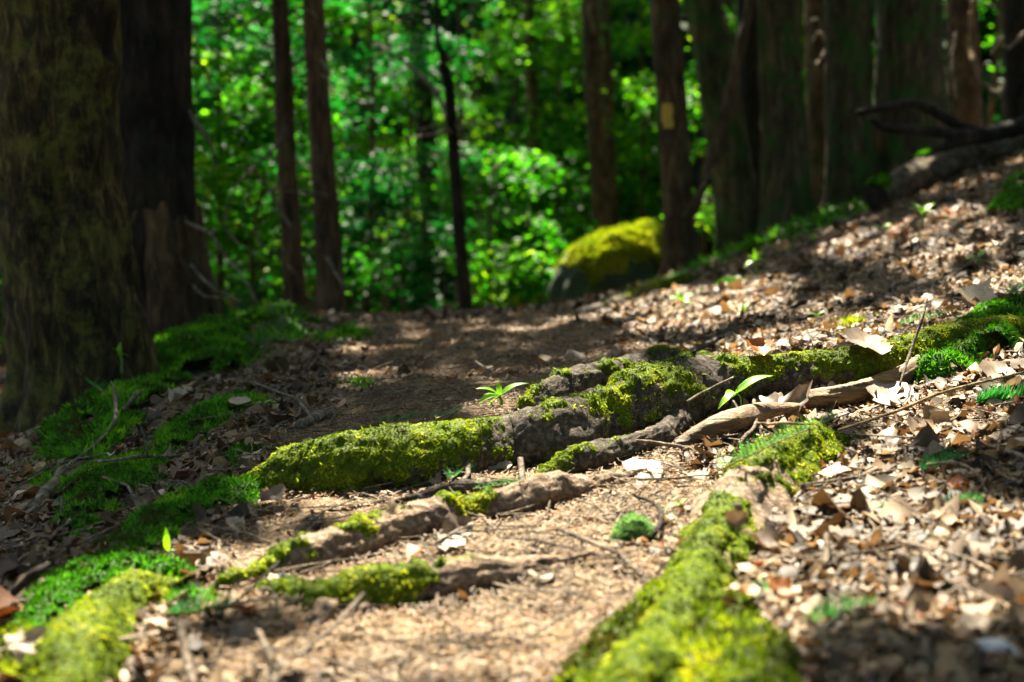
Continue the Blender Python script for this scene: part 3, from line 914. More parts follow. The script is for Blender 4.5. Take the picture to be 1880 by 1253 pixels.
px_branch(T7, [(1090,60,13.1),(1080,20,12.9),(1092,0,12.8)], .02)
px_branch(T9, [(1255,400,8.6),(1290,340,8.4),(1310,300,8.3)], .008)
for pts in ([(1470,60,9.2),(1500,30,9.0),(1512,70,8.9)], [(1450,150,9.2),(1490,110,9.0),(1505,130,8.9)]):
    px_branch(T10, pts, .01)

# long thin arching stems in the middle distance
def stick(label, pts, name='fallen_stick', mat='twig', lift=None, cat='stick', group=None, m=8, wob=.006, ground=True):
    """pts: (px, py, radius px[, lift or distance]) ; lies on the ground unless ground=False, then 4th value is a distance"""
    c = np.array([p[:3] for p in pts], float)
    if ground:
        g = surf(c[:, 0], c[:, 1])
        R = c[:, 2] / F * g[:, 1]
        P = g + np.array([0, 0, 1]) * (R * .7)[:, None]
        for i, p in enumerate(pts):
            if len(p) > 3: P[i, 2] += p[3]
    else:
        D = np.array([p[3] for p in pts])
        P = at(c[:, 0], c[:, 1], D); R = c[:, 2] / F * D
    n = max(12, 8 * len(pts))
    E = catmull(np.concatenate([P, R[:, None]], 1), n)
    C, R = E[:, :3], np.clip(E[:, 3], .0006, None)
    if ground:
        C[:, 2] = np.maximum(C[:, 2], H(C[:, 0], C[:, 1]) + R * .3)
    C = C + np.stack([vnoise(C * 14 + 3), vnoise(C * 14 + 30), vnoise(C * 14 + 60)], 1) * wob * min(1, R.max() / .01)
    R = R * (1 + .2 * vnoise(C * 40 + 7))
    v, f = tube(C, R, m)
    rr = np.repeat(R, m)
    vv = v[:len(rr)]
    v[:len(rr)] = vv + (vv - np.repeat(C, m, 0)) * (.18 * fbm(vv * 120, 2))[:, None]
    b = C.mean(0)
    return single(name, b, v, f, M[mat], label, cat, group)
#PART4
# ------------------------------------------------------------------ what a sight line meets: root, moss or soil
bpy.context.view_layer.update()
_dg = bpy.context.evaluated_depsgraph_get()
def surf(px, py):
    d = rays(px, py)
    out = []
    for k in d:
        ok, loc, *_ = SC.ray_cast(_dg, (0, 0, CAMZ), Vector((k / np.linalg.norm(k)).tolist()))
        out.append(np.array(loc) if ok else hit([940], [700])[0])
    return np.array(out)
# ------------------------------------------------------------------ boulder
def boulder():
    D = 9.0
    L = at1(1008, 560, D); Rr = at1(1242, 560, D)
    top = at1(1130, 426, D)[2]
    cx = (L[0] + Rr[0]) / 2; cz = H(np.array([cx]), np.array([D + .25]))[0] - .05
    a, b, c = (Rr[0] - L[0]) / 2, .45, top - cz
    n, m = 60, 96
    th = np.linspace(0.001, math.pi * .62, n); ph = np.linspace(0, 2 * math.pi, m, endpoint=False)
    TH, PH = np.meshgrid(th, ph, indexing='ij')
    s = np.stack([np.sin(TH) * np.cos(PH), np.sin(TH) * np.sin(PH), np.cos(TH)], 2).reshape(-1, 3)
    e = np.sign(s) * np.abs(s) ** np.array([.8, .4, .6])
    e[:, 2] += .06 * e[:, 0] - .35 * np.clip(-e[:, 0] - .05, 0, 1)
    d = 1 + .17 * fbm(s * 1.6 + 4, 3) + .05 * fbm(s * 6, 2)
    V = np.array([cx, D + .3, cz]) + e * d[:, None] * np.array([a, b, c])
    Q = grid_faces(n, m)
    t = Thing('boulder', (cx, D + .3, cz), 'mossy boulder beyond the path crest, left of the blazed trunk', 'rock')
    t.part('stone', V, [Q], M['rock'])
    val = fbm(s * 3.2 + 9, 3) * .7 + (e[:, 2] - .58) * 2.2  # moss kept to the top so the bare face reads as shaded
    Vm = V + s * (smooth(0, .4, val) * .02 + .012 * fbm(s * 14, 2))[:, None]
    keep = (val[Q] > 0).all(1); Qk = Q[keep]
    used, inv = np.unique(Qk, return_inverse=True)
    P, N, _ = tri_sample(Vm, Qk, 16000)
    N = np.where((N * (P - V.mean(0))).sum(1, keepdims=True) > 0, N, -N)
    Vb, Fb, rb = moss_blades(P, N, .03, .6 + .4 * fbm(P * 8, 2))
    VV, FF = join([(Vm[used], [inv.reshape(-1, 4)]), (Vb, [Fb])])
    t.part('moss', VV, FF, M['moss'], rnd=np.concatenate([np.full(len(used), .4), rb]), kind='stuff')  # real moss, in the yellow mix to put the sunlit top into its colour
boulder()

# ------------------------------------------------------------------ fallen log and its dead branch on the right bank
def log():
    pts = [(1606,362,25),(1680,325,28),(1760,290,31),(1840,266,33),(1960,225,36)]
    D0 = 7.4
    c = np.array(pts, float)
    P = at(c[:, 0], c[:, 1], np.linspace(7.0, 7.9, len(pts))); R = c[:, 2] / F * D0
    E = catmull(np.concatenate([P, R[:, None]], 1), 70)
    C, R = E[:, :3], E[:, 3]
    C[:, 2] = np.maximum(C[:, 2], H(C[:, 0], C[:, 1]) + R * .55)
    m = 36
    v, f = tube(C, R, m)
    k = len(C) * m
    v[:k] += (v[:k] - np.repeat(C, m, 0)) * (.30 * fbm(v[:k] * np.array([6, 6, 14]), 3) + .10 * fbm(v[:k] * 40, 2))[:, None]
    b = C[0].copy()
    t = Thing('fallen_log', b, 'grey barked fallen log lying across the bank at the right', 'log')
    t.part('log', v, [f[0]] + f[2:], M['log'])
    # sawn / broken end
    T = (C[1] - C[0]) / np.linalg.norm(C[1] - C[0])
    ring = v[:m]
    Vc = np.concatenate([ring - T * .002, [C[0] - T * .012], (ring + C[0]) / 2 - T * .008])
    j = np.arange(m); j2 = (j + 1) % m
    t.part('broken_end', Vc, [np.stack([j, j2, m + 1 + j2, m + 1 + j], 1), np.stack([m + 1 + j, m + 1 + j2, np.full(m, m)], 1)], M['bark_dark'])
    val = fbm(v[:k] * 7, 3) + 1.1 * (v[:k] - np.repeat(C, m, 0))[:, 2] / np.repeat(R, m) - 1.25
    Q = f[0]; keep = (val[Q] > 0).all(1)
    if keep.sum() > 20:
        P, N, _ = tri_sample(v[:k], Q[keep], 5000)
        N = np.where(N[:, 2:3] > 0, N, -N)
        Vb, Fb, rb = moss_blades(P, N, .022, .4 + .4 * fbm(P * 9, 2))
        t.part('moss', Vb, [Fb], M['moss_deep'], rnd=rb, kind='stuff')
log()
def dead_fork():
    def tb(pts, n=40):
        c = np.array(pts, float)
        E = catmull(np.concatenate([at(c[:, 0], c[:, 1], c[:, 3]), (c[:, 2] * .74 / F * c[:, 3])[:, None]], 1), n)
        C, R = E[:, :3], E[:, 3]
        v, f = tube(C, R, 14)
        k = len(C) * 14
        v[:k] += (v[:k] - np.repeat(C, 14, 0)) * (.22 * fbm(v[:k] * 22, 3))[:, None]
        return v, f, C
    v, f, C = tb([(1960,215,24,7.3),(1880,232,22,7.2),(1810,248,20,7.1),(1745,262,16,7.0)])
    t = Thing('dead_branch', C[-1], 'dark forked dead branch resting over the log', 'branch')
    t.part('stem', v, f, M['bark_dark'])
    v, f, C2 = tb([(1800,246,16,7.1),(1755,228,14,7.05),(1715,204,13,7.0),(1672,190,11,6.95),(1625,198,10,6.9),(1573,208,8,6.9)])
    t.part('fork', v, f, M['bark_dark'], label='upper fork, arched')
    v, f, C2 = tb([(1810,250,16,7.1),(1750,246,14,7.0),(1690,240,13,6.95),(1630,236,11,6.9),(1602,222,7,6.85)])
    t.part('fork', v, f, M['bark_dark'], label='lower fork, straight')
    v, f, C2 = tb([(1770,255,14,7.05),(1740,268,12,7.0),(1712,276,8,6.95)], 20)
    t.part('stub', v, f, M['bark_dark'])
dead_fork()
stick('leaning dead pole propped between the blazed and leaning trunks', [(1388,-60,10,8.9),(1372,30,10,8.85),(1345,150,10,8.8),(1312,280,9,8.75),(1284,360,9,8.7),(1268,400,8,8.7)], 'leaning_pole', 'bark_brown', ground=False, cat='pole')
stick('pale arched dead stem hanging in the middle background', [(690,80,3,9.2),(740,112,4,9.0),(785,150,5,8.9),(812,190,5,8.8),(820,222,4,8.7)], 'arched_stem', 'greywood', ground=False, cat='stem')
stick('tall thin dead stem at the upper right behind the log', [(1785,0,4,10.5),(1783,80,5,10.5),(1786,110,5,10.4),(1796,145,3,10.3)], 'hanging_twig', 'deadwood', ground=False, cat='stem')
for i, (lab, pts) in enumerate([
    ('tangled pale twig between the two broad right trunks', [(1490,80,3,9.6),(1505,60,3,9.5),(1515,90,3,9.5),(1500,120,2,9.4)]),
    ('bent pale twig right of the broadest trunk', [(1800,150,3,9.5),(1830,170,3,9.4),(1842,155,4,9.4),(1835,180,2,9.3)]),
    ('fine upright twig left of the right edge trunk', [(1755,60,2,10.2),(1748,120,2,10.1),(1756,180,2,10)]),
    ('fine crooked twig in the upper right corner', [(1880,60,3,9.6),(1850,90,3,9.5),(1838,70,2,9.4),(1820,100,2,9.4)])]):
    stick(lab, pts, 'dead_twig', 'twig', ground=False, cat='twig', group='dead twigs hanging between the right trunks')

# ------------------------------------------------------------------ sticks on the ground
SG = 'sticks lying on the forest floor'
for lab, pts, mt in [
    ('long curved bare stick with a hooked end on the left slope', [(40,955,4),(80,915,5),(112,872,6),(150,838,3),(195,806,3,.01),(210,790,3.5,.02),(213,770,3.5,.05),(203,758,2,.07)], 'greywood'),
    ('short grey branch stub on the left slope below the moss', [(60,945,11),(85,910,12),(112,872,9)], 'greywood'),
    ('thick short stick lying in the middle of the left path', [(556,792,9),(590,772,10),(616,757,7)], 'greywood'),
    ('thin dark twig below the sunlit moss strip', [(165,858,2,.01),(200,858,3,.01),(260,856,3,.015),(330,846,2,.01)], 'twig'),
    ('long dark stick across the left litter, lower edge', [(-20,1000,5),(40,950,6),(100,915,5),(130,895,4)], 'bark_dark'),
    ('pale thin stick along the lower left litter', [(-10,1078,3),(50,1050,4),(120,1030,4),(170,1000,3)], 'twig'),
    ('short pale stick leaning on the moss bank', [(228,770,4,.02),(250,752,4,.03),(268,740,3,.03)], 'greywood'),
    ('dark broken stick poking from the lower left moss', [(26,1118,8,.02),(60,1098,9,.025),(92,1080,6,.03)], 'bark_dark'),
    ('thin black twig tucked under the thick root', [(600,940,3),(660,935,4),(700,930,3)], 'bark_dark'),
    ('dark twig loop around the pale moss cushion', [(1170,928,3,.01),(1200,945,3,.015),(1216,968,5,.015),(1208,990,5,.01),(1180,1003,3)], 'bark_dark'),
    ('thin bent twig leaning against the mossy root on the right', [(1652,718,2,.01),(1672,680,3,.04),(1690,650,3,.07),(1700,632,2,.09)], 'twig'),
    ('reddish forked twig in front of the curled bark', [(1336,840,3,.0),(1368,815,4,.01),(1386,800,4,.02),(1384,775,3,.04)], 'twig'),
    ('straight tan twig right of the curled bark', [(1384,793,2,.015),(1430,796,3,.015),(1490,790,2,.01)], 'deadwood'),
    ('grey twig lying behind the curled bark', [(1262,760,3,.02),(1300,745,3,.03),(1345,722,2,.03)], 'greywood'),
    ('dark thin twig at the sunlit edge of the side root', [(1168,822,3,.01),(1210,830,4,.012),(1262,838,3,.01),(1285,860,2)], 'twig'),
    ('long thin twig across the dark litter on the right', [(1470,905,2,.01),(1560,895,3,.012),(1650,880,3,.012),(1740,868,2,.01)], 'twig'),
    ('long bowed stem trailing down from the right fir tuft', [(1540,815,3,.02),(1640,790,3,.03),(1740,760,3,.04),(1880,735,2,.05)], 'deadwood'),
    ('pale stick low on the right near the bottom leaves', [(1380,1105,5),(1460,1080,6),(1560,1060,6),(1660,1048,4)], 'greywood'),
    ('curved twig arc on the right litter', [(1700,880,3,.02),(1760,890,3,.03),(1800,905,3,.02),(1815,930,2,.0)], 'twig'),
    ('dark bent branch on the sunlit upper slope', [(1270,650,3),(1330,618,4),(1400,588,4),(1470,560,3)], 'bark_dark'),
    ('dark stick below the log on the upper right slope', [(1690,370,3),(1750,360,4),(1830,345,4),(1880,335,3)], 'twig'),
    ('thin stick on the upper slope under the seedling', [(1640,450,3),(1700,435,4),(1780,440,3)], 'greywood'),
    ('blurred pale stick curving at the bottom centre', [(790,1230,7),(840,1215,8),(862,1190,7),(845,1172,5)], 'greywood'),
    ('blurred twig below the short knotted root', [(478,1096,3,.01),(500,1112,3,.015),(512,1135,3)], 'greywood'),
    ('pale crossed stick on the lower right fir sprig', [(1480,1205,5,.01),(1540,1170,5,.02),(1580,1148,4,.02)], 'greywood'),
    ('thin twig rising from the sunlit left litter', [(258,800,2,.02),(268,830,2,.02),(272,850,2,.01)], 'bark_dark'),
    ('bare twig in the lower left litter beside the moss band', [(70,1010,4),(105,985,5),(130,955,4)], 'greywood'),
    ('thin twig in the mid path litter', [(470,748,3),(520,722,4),(560,712,4),(600,706,3)], 'twig'),
    ('flat grey stick far up the path', [(700,735,3),(740,722,4),(770,715,3)], 'greywood'),
    ('thin twig among needles under the sunlit root', [(930,985,2),(1010,976,3),(1090,962,2)], 'deadwood'),
]:
    stick(lab, pts, 'fallen_stick', mt, group=SG)

# ------------------------------------------------------------------ curled bark and weathered branch
def bark_curl():
    pts = [(1232,822,10),(1275,803,30),(1330,780,38),(1385,762,34),(1440,752,20),(1476,748,8)]
    c = np.array(pts, float)
    g = hit([1232, 1275, 1330, 1385, 1440, 1476], [824, 818, 808, 790, 772, 760])
    P = at(c[:, 0], c[:, 1], g[:, 1]); R = c[:, 2] / F * g[:, 1]
    E = catmull(np.concatenate([P, R[:, None]], 1), 48)
    C, R = E[:, :3], E[:, 3]
    T, A, B = frames(C)
    m = 22
    th = np.linspace(-.5, 2.5, m)
    shell = []
    for k in (0, -.004):
        rad = (R * .62 + k)[:, None, None]
        V = C[:, None] + rad * (np.cos(th)[None, :, None] * A[:, None] + np.sin(th)[None, :, None] * B[:, None])
        V = V.reshape(-1, 3)
        V = V + .0045 * fbm(V * np.array([30, 30, 90]), 3)[:, None] * np.array([0, -.6, 1])
        shell.append(V)
    Q = grid_faces(48, m, False); N = 48 * m
    r1 = np.arange(47) * m
    e1 = np.stack([r1, r1 + m, r1 + m + N, r1 + N], 1)
    e2 = e1 + m - 1
    single('bark_strip', C[24], np.concatenate(shell), [Q, Q[:, ::-1] + N, e1, e2[:, ::-1]], M['grain'], 'curled golden brown strip of bark under the big dead leaf', 'bark')
bark_curl()
def weathered():
    pts = [(1435,742,12),(1480,735,17),(1540,726,19),(1600,712,19),(1650,692,17),(1700,655,13),(1730,630,8)]
    c = np.array(pts, float)
    g = hit(c[:, 0], c[:, 1] + c[:, 2])
    P = at(c[:, 0], c[:, 1], g[:, 1]); R = c[:, 2] / F * g[:, 1]
    E = catmull(np.concatenate([P, R[:, None]], 1), 110)
    m = 26
    v, f = tube(E[:, :3], E[:, 3], m)
    k = 110 * m
    w = v[:k] - np.repeat(E[:, :3], m, 0)
    th = np.tile(np.arange(m), 110)
    al = np.repeat(np.arange(110), m)
    rg = fbm(np.stack([np.cos(th / m * 6.283) * 4, np.sin(th / m * 6.283) * 4, al * .02], 1), 3)
    v[:k] += w * (.35 * rg + .1 * fbm(v[:k] * 90, 2))[:, None]
    single('weathered_branch', E[55, :3], v, f, M['grain'], 'smooth tan weathered branch lying below the thick root', 'branch')
weathered()

# ------------------------------------------------------------------ dead leaves
def leaf_mesh(outline, curl, cup, wav, seed, rings=(.0, .35, .7, 1.0)):
    o = np.array(outline, float)
    n = len(o)
    V = [np.zeros((1, 2))]
    for r in rings[1:]:
        V.append(o * r)
    V = np.concatenate(V)
    z = curl * V[:, 0] ** 2 + cup * V[:, 1] ** 2
    q = np.stack([V[:, 0] * 3, V[:, 1] * 3, np.full(len(V), seed * 7.1)], 1)
    z = z + wav * fbm(q, 2) * (.2 + np.hypot(V[:, 0], V[:, 1]))
    z = z - .03 * np.exp(-(V[:, 1] / .05) ** 2)
    V3 = np.concatenate([V, z[:, None]], 1)
    T, Q = [], []
    for j in range(n):
        k = (j + 1) % n
        T.append((0, 1 + j, 1 + k))
        for r in range(len(rings) - 2):
            a = 1 + r * n
            Q.append((a + j, a + n + j, a + n + k, a + k))
    return V3, [np.array(Q), np.array(T)]
def oval(n=26, w=.38, tip=1.0):
    a = np.linspace(0, 2 * math.pi, n, endpoint=False)
    w = w * (1 + .13 * np.sin(a * 7 + w * 40) + .10 * np.sin(a * 11 + w * 90))
    x = np.cos(a) * .5; y = np.sin(a) * w * (1 - .25 * np.cos(a)) * np.where(np.abs(np.cos(a)) > .95, .6, 1)
    return np.stack([x, y], 1)
def lobed(seed, lobes=5):
    pts = []
    angs = np.radians([0, 52, 100, 150]) if lobes == 5 else np.radians([0, 60, 120])
    lens = [.62, .52, .40, .22] if lobes == 5 else [.6, .5, .3]
    r_ = np.random.default_rng(seed)
    half = []
    for i, (a, l) in enumerate(zip(angs, lens)):
        l = l * r_.uniform(.85, 1.1)
        if i == 0:
            half += [(a, l), (a + .09, l * .93), (a + .17, l * .80), (a + .27, l * .78)]
        else:
            half += [(a - .24, l * .74), (a - .15, l * .80), (a - .07, l * .95), (a, l), (a + .09, l * .90), (a + .20, l * .72)]
        half += [(a + .38, l * .60 + .03 * r_.random())]
    up = [(l * math.cos(a), l * math.sin(a)) for a, l in half]
    dn = [(x, -y * r_.uniform(.9, 1.1)) for x, y in reversed(up[1:])]
    return np.array(up + [(-.10, 0)] + dn)
def lobed_mesh(seed, curl, cup, wav):
    o = lobed(seed)
    V3, Fs = leaf_mesh(o, curl, cup, wav, seed)
    # leaf stalk
    st = np.array([(-.09, 0, 0), (-.3, .03, .03), (-.52, .02, .10)])
    sv, sf = tube(catmull(st, 6), np.full(6, .010), 4)
    return join([(V3, Fs), (sv, sf)])

LEAFV = []
for i in range(5):
    LEAFV.append(leaf_mesh(oval(26, rng.uniform(.26, .4)), rng.uniform(-.5, .9), rng.uniform(-1.6, 2.2), .35, i + 1))
for i in range(5):
    LEAFV.append(lobed_mesh(i + 40, rng.uniform(-.4, .8), rng.uniform(-.6, 1.4), .5))
LEAFV.append(leaf_mesh(oval(26, .30), .25, .5, .25, 77)); LEAFV.append(leaf_mesh(oval(26, .33), .2, 2.4, .3, 78))
leaf_mats = {'tan': 'leaf_tan', 'pale': 'leaf_pale', 'brown': 'leaf_brown', 'russet': 'leaf_russet', 'grey': 'leaf_grey'}
_cache = {}
def leaf_data(i, c):
    if (i, c) not in _cache:
        V, Fs = LEAFV[i]
        _cache[i, c] = mk('fallen_leaf', V, Fs, M[leaf_mats[c]], rnd=np.clip(.5 + .5 * fbm(V * 3 + i, 2), 0, 1), link=False)
    return _cache[i, c]
def put_leaf(me, pos, R, s, label, group=None, name='fallen_leaf'):
    from mathutils import Matrix
    o = bpy.data.objects.new(name, me)
    COL.objects.link(o)
    m = Matrix([[*(R[k] * s), pos[k]] for k in range(3)] + [[0, 0, 0, 1]])
    o.matrix_world = m
    return tag(o, label, 'leaf', group)
def leaf_px(label, px, py, size_px, var, c, tilt=(0, 0, 1), ang=0.0, lift=.008, D=None):
    p = surf([px], [py])[0] if D is None else at1(px, py, D)
    n = np.array([tilt], float)
    R = basis(n, np.array([ang]))[0]
    return put_leaf(leaf_data(var, c), p + np.array([0, 0, lift]), R, size_px / F * p[1], label, 'single dead leaves that stand out')

leaf_px('large lobed tan leaf curled over the bark strip', 1425, 768, 125, 8, 'brown', (-.12, -.3, .92), 1.9, .014)
leaf_px('bleached pale leaf lying in the brightest sun patch', 1185, 872, 118, 10, 'pale', (-.05, -.12, .99), .2, .006)
leaf_px('wide flat grey tan leaf above the thick root on the right', 1598, 642, 135, 10, 'brown', (.15, -.15, .97), .1, .012)
leaf_px('pale oval leaf leaning below the weathered branch', 1645, 740, 130, 10, 'brown', (-.15, -.25, .95), .25, .012)
leaf_px('pointed cream leaf on the right litter', 1690, 808, 95, 11, 'tan', (.1, -.25, .95), 2.8, .01)
leaf_px('holed tan leaf at the right edge below the moss bank', 1842, 700, 100, 10, 'brown', (0, -.4, .9), .5, .012)
leaf_px('small cream leaf near the right fir tuft', 1845, 804, 85, 8, 'tan', (-.1, -.2, .95), .2, .01)
leaf_px('folded olive leaf tucked against the pale root', 842, 984, 62, 3, 'brown', (.2, -.5, .6), .3, .012)
leaf_px('upright pale leaf on the left litter above the moss strip', 330, 740, 48, 11, 'pale', (.1, -.5, .8), .9, .012)
leaf_px('small pale leaf under the thick root', 918, 868, 46, 0, 'pale', (0, -.5, .85), .1, .008)
leaf_px('silver leaf between the two left moss strips', 440, 744, 42, 10, 'tan', (0, -.4, .85), 1.7, .01)
leaf_px('grey leaf beside the mossy root tip on the left', 462, 842, 55, 9, 'tan', (0, -.3, .9), .2, .01)
leaf_px('pale rolled leaf on the sunny bank near the right edge', 1790, 562, 90, 11, 'pale', (.1, -.3, .9), .3, .01)
leaf_px('russet leaf glowing on the upper slope under the seedling', 1652, 440, 48, 2, 'russet', (.1, -.7, .6), .4, .02)
leaf_px('orange leaf below the log end', 1748, 398, 40, 1, 'russet', (.1, -.6, .6), .1, .02)
leaf_px('small orange leaf right of the mossy lower root', 1378, 1100, 40, 3, 'russet', (.1, -.3, .9), .2, .01)
leaf_px('red brown curled leaf in the lower right litter', 1435, 1105, 70, 4, 'russet', (0, -.3, .9), .3, .01)
leaf_px('yellow brown leaf flake above the thick root', 1395, 652, 70, 0, 'russet', (0, -.4, .9), .05, .008)
leaf_px('brown leaf standing on the mossy lower root', 1352, 1000, 60, 7, 'brown', (.3, -.8, .3), 1.5, .03)
leaf_px('big pale curled leaf at the lower right edge', 1850, 1122, 110, 11, 'tan', (-.2, -.3, .9), .9, .012)
leaf_px('crumpled tan leaf on the lower right litter', 1640, 1084, 110, 9, 'tan', (.1, -.2, .95), .5, .01)
leaf_px('grey brown leaf blurred at the bottom left of the path', 445, 1190, 90, 1, 'brown', (0, -.3, .9), .1, .008)
leaf_px('brown curled leaf on the twigs left of the thick root', 500, 928, 60, 4, 'brown', (.2, -.4, .8), .6, .012)
leaf_px('leaf scrap propped on the pale root', 720, 965, 40, 5, 'pale', (.3, -.8, .3), 1.4, .02)
leaf_px('pinkish dry leaf in the bottom left corner', 30, 1235, 90, 6, 'tan', (.2, -.4, .8), .3, .03)
#PART5
# ------------------------------------------------------------------ seedlings
def blade_leaf(p0, p1, w, arch=.12, fold=.25, side=None, n=12, m=5):
    """a pointed leaf from p0 (stalk) to p1 (tip)"""
    ax = p1 - p0; L = np.linalg.norm(ax); ax = ax / L
    up = np.array([0, -.35, 1.0]); up -= ax * (up @ ax); up /= np.linalg.norm(up)
    sd = np.cross(ax, up)
    t = np.linspace(0, 1, n)
    prof = np.sin(np.pi * t ** .8) ** .85 * (1 - .25 * t) + .02
    V = []
    for k in range(n):
        for j in np.linspace(-1, 1, m):
            o = sd * (j * w * prof[k]) + up * (abs(j) * fold * w * prof[k] + arch * L * math.sin(math.pi * t[k]) + .03 * w * math.sin(t[k] * 25) * abs(j))
            V.append(p0 + ax * (t[k] * L) + o)
    return np.array(V), [grid_faces(n, m, False)]

def seedling(label, base, top, leaves, D=None, mat='green_leaf', lw=.17, stem_r=1.6, group=None):
    """base/top in px; leaves: (tip x, tip y, depth offset, width factor)"""
    if D is None:
        D = surf([base[0]], [base[1]])[0][1]
    b = at1(base[0], base[1], D); tp = at1(top[0], top[1], D)
    t = Thing('seedling', b, label, 'seedling', group)
    mid = (b + tp) / 2 + np.array([.004, 0, 0])
    v, f = tube(catmull([b - np.array([0, 0, .02]), mid, tp], 10), np.full(10, stem_r / F * D), 6)
    t.part('stem', v, f, M['stem'])
    for lx, ly, dd, wf in leaves:
        tip = at1(lx, ly, D + dd)
        v, f = blade_leaf(tp, tip, np.linalg.norm(tip - tp) * lw * wf)
        t.part('leaf', v, f, M[mat], rnd=np.full(len(v), rng.uniform(.3, 1)))
    SUNSPOT.append((tp, .10 * D / 2.7))
    return t
SUNSPOT = []
seedling('bright green five leaved seedling behind the thick root', (918,752), (917,727), [(873,714,-.02,.9),(914,700,.01,1.3),(970,704,.02,.8),(878,742,-.04,1.2),(895,762,.03,.8)], 2.95, stem_r=3)
seedling('small seedling growing against the thick root by the dead leaf', (1360,742), (1352,722), [(1318,752,-.02,.9),(1378,700,.02,.7),(1420,690,.02,.7),(1330,728,-.03,1.2),(1356,712,.0,1.2)], 2.62, lw=.2)
seedling('tiny two leaved sprout in front of the side root', (1252,945), (1248,925), [(1218,936,-.01,1),(1262,915,.01,.8)], None)
seedling('sunlit seedling on the slope right of the blazed trunk', (1388,512), (1386,478), [(1372,470,0,1.4),(1402,462,.03,1.3),(1366,492,-.04,1),(1408,482,.03,1),(1384,455,.0,1.3)], None, stem_r=2)
seedling('bright seedling on the upper slope below the log', (1694,420), (1692,392), [(1668,384,-.03,1),(1716,374,.03,1.1),(1680,375,.04,1),(1712,388,-.04,1),(1668,372,.02,.8)], None, stem_r=2)
seedling('two leaved sprout on the upper slope at the right', (1797,492), (1795,472), [(1770,478,-.02,1),(1815,462,.02,1.2)], None)
seedling('little shaded seedling at the foot of the huge left trunk', (222,680), (220,652), [(205,640,-.03,1),(236,655,.03,1),(222,628,0,1.4),(200,662,.02,.8)], None, stem_r=2)
seedling('single pale leaf sprout on the slope left of the sun patch', (1362,585), (1362,574), [(1374,556,.02,1.4),(1352,580,-.02,1)], None)
seedling('low sprout cluster below the blazed trunk', (1252,562), (1252,552), [(1228,548,-.03,1.3),(1275,540,.03,1.3),(1240,536,.02,1.3),(1268,560,-.03,1.2)], None)
seedling('tiny green sprout near the dark slope branch', (1500,590), (1500,580), [(1484,576,0,1.2),(1516,572,0,1.2)], None)
seedling('star shaped pale seedling on top of the moss mound', (520,572), (520,564), [(495,560,0,1.6),(545,562,0,1.6),(515,548,.02,1.6),(535,552,.03,1.6)], None)
seedling('sprout under the log end', (1620,432), (1620,420), [(1600,416,0,1.2),(1640,412,0,1.2)], None)
seedling('upright narrow leaf beside the lower left moss band', (310,1030), (308,1012), [(305,968,.0,.9),(322,1010,0,.8)], None)
seedling('green leaf pair low on the path left of the fir sprigs', (480,745), (482,740), [(452,748,0,1),(515,742,0,1)], None)

# ------------------------------------------------------------------ fir sprigs
_nd = np.array([[-.5, 0, 0], [.5, 0, 0], [.35, 0, .6], [0, .08, 1.0], [-.35, 0, .6]])
_ndF = np.array([[0, 1, 2], [0, 2, 4], [4, 2, 3]])
def sprig(label, pts, nl_px, mat='fir', count=90, lift=.02, twigs=(), name='fir_sprig', D=None, up=.35, group='fallen fir sprigs'):
    """pts px along the stem, nl_px needle length"""
    p = np.array(pts, float)
    g = surf(p[:, 0], p[:, 1])
    Dm = g[:, 1] - .012 if D is None else np.full(len(p), D)
    P = at(p[:, 0], p[:, 1], Dm); P[:, 2] += lift * .3
    t = Thing(name, P[0], label, 'fir sprig', group)
    C = catmull(P, 30)
    nl = nl_px / F * Dm.mean()
    v, f = tube(C, np.linspace(.0017, .0009, 30) * max(1, Dm.mean() / 2.7), 5)
    t.part('stem', v, f, M['deadwood'])
    T, A, B = frames(C)
    k = rng.integers(1, 30, count)
    s = np.where(rng.random(count) < .5, -1, 1)
    d = T[k] * rng.uniform(.35, .7, (count, 1)) + A[k] * (s * rng.uniform(.6, 1, count))[:, None] + B[k] * (up + rng.uniform(-.1, .6, count))[:, None]
    d /= np.linalg.norm(d, axis=1, keepdims=True)
    R = basis(d, rng.uniform(-.6, .6, count))
    ln = nl * rng.uniform(.75, 1.15, count) * np.interp(k, [0, 4, 22, 30], [.6, 1, 1, .6])
    V, Fs = scatter(_nd, _ndF, C[k], R, np.stack([ln * .085, ln, ln], 1))
    t.part('needles', V, [Fs], M[mat], rnd=np.repeat(rng.random(count), 5), kind='stuff')
    return t
sprig('long bright fir sprig lying along the mossy root on the right', [(1308,880),(1360,856),(1420,826),(1480,800),(1532,778)], 32, 'fir_light', 190, .03, up=.9)
sprig('small fir tuft under the thick root', [(822,888),(840,880),(872,872)], 26, 'fir_light', 70, .02, up=.7)
sprig('flat fir sprig beside the sunlit moss of the pale root', [(868,902),(910,896),(962,888)], 22, 'fir', 80, .01, up=.3)
sprig('dark fir sprig left of the short knotted root', [(300,1140),(345,1138),(400,1130),(425,1128)], 42, 'fir', 110, .03, up=.3)
sprig('blurred fir sprig in the lower right litter', [(1470,1158),(1530,1144),(1600,1128)], 48, 'fir_light', 90, .02, up=.8)
sprig('dark fir sprig above the right moss bank', [(1648,606),(1700,594),(1760,586)], 24, 'fir', 110, .03, up=.6)
sprig('fir tuft at the right edge beside the moss bank', [(1850,548),(1870,540),(1895,535)], 24, 'fir', 70, .03, up=.7)
sprig('dark drooping fir tuft at the right edge of the litter', [(1790,752),(1830,748),(1895,738)], 42, 'fir', 170, .04, up=.5)
sprig('fir tuft in the shaded right litter', [(1690,876),(1720,868),(1765,852)], 34, 'fir', 120, .03, up=.6)
sprig('small fir tuft low in the right litter', [(1735,940),(1760,932),(1800,930)], 30, 'fir', 80, .02, up=.6)
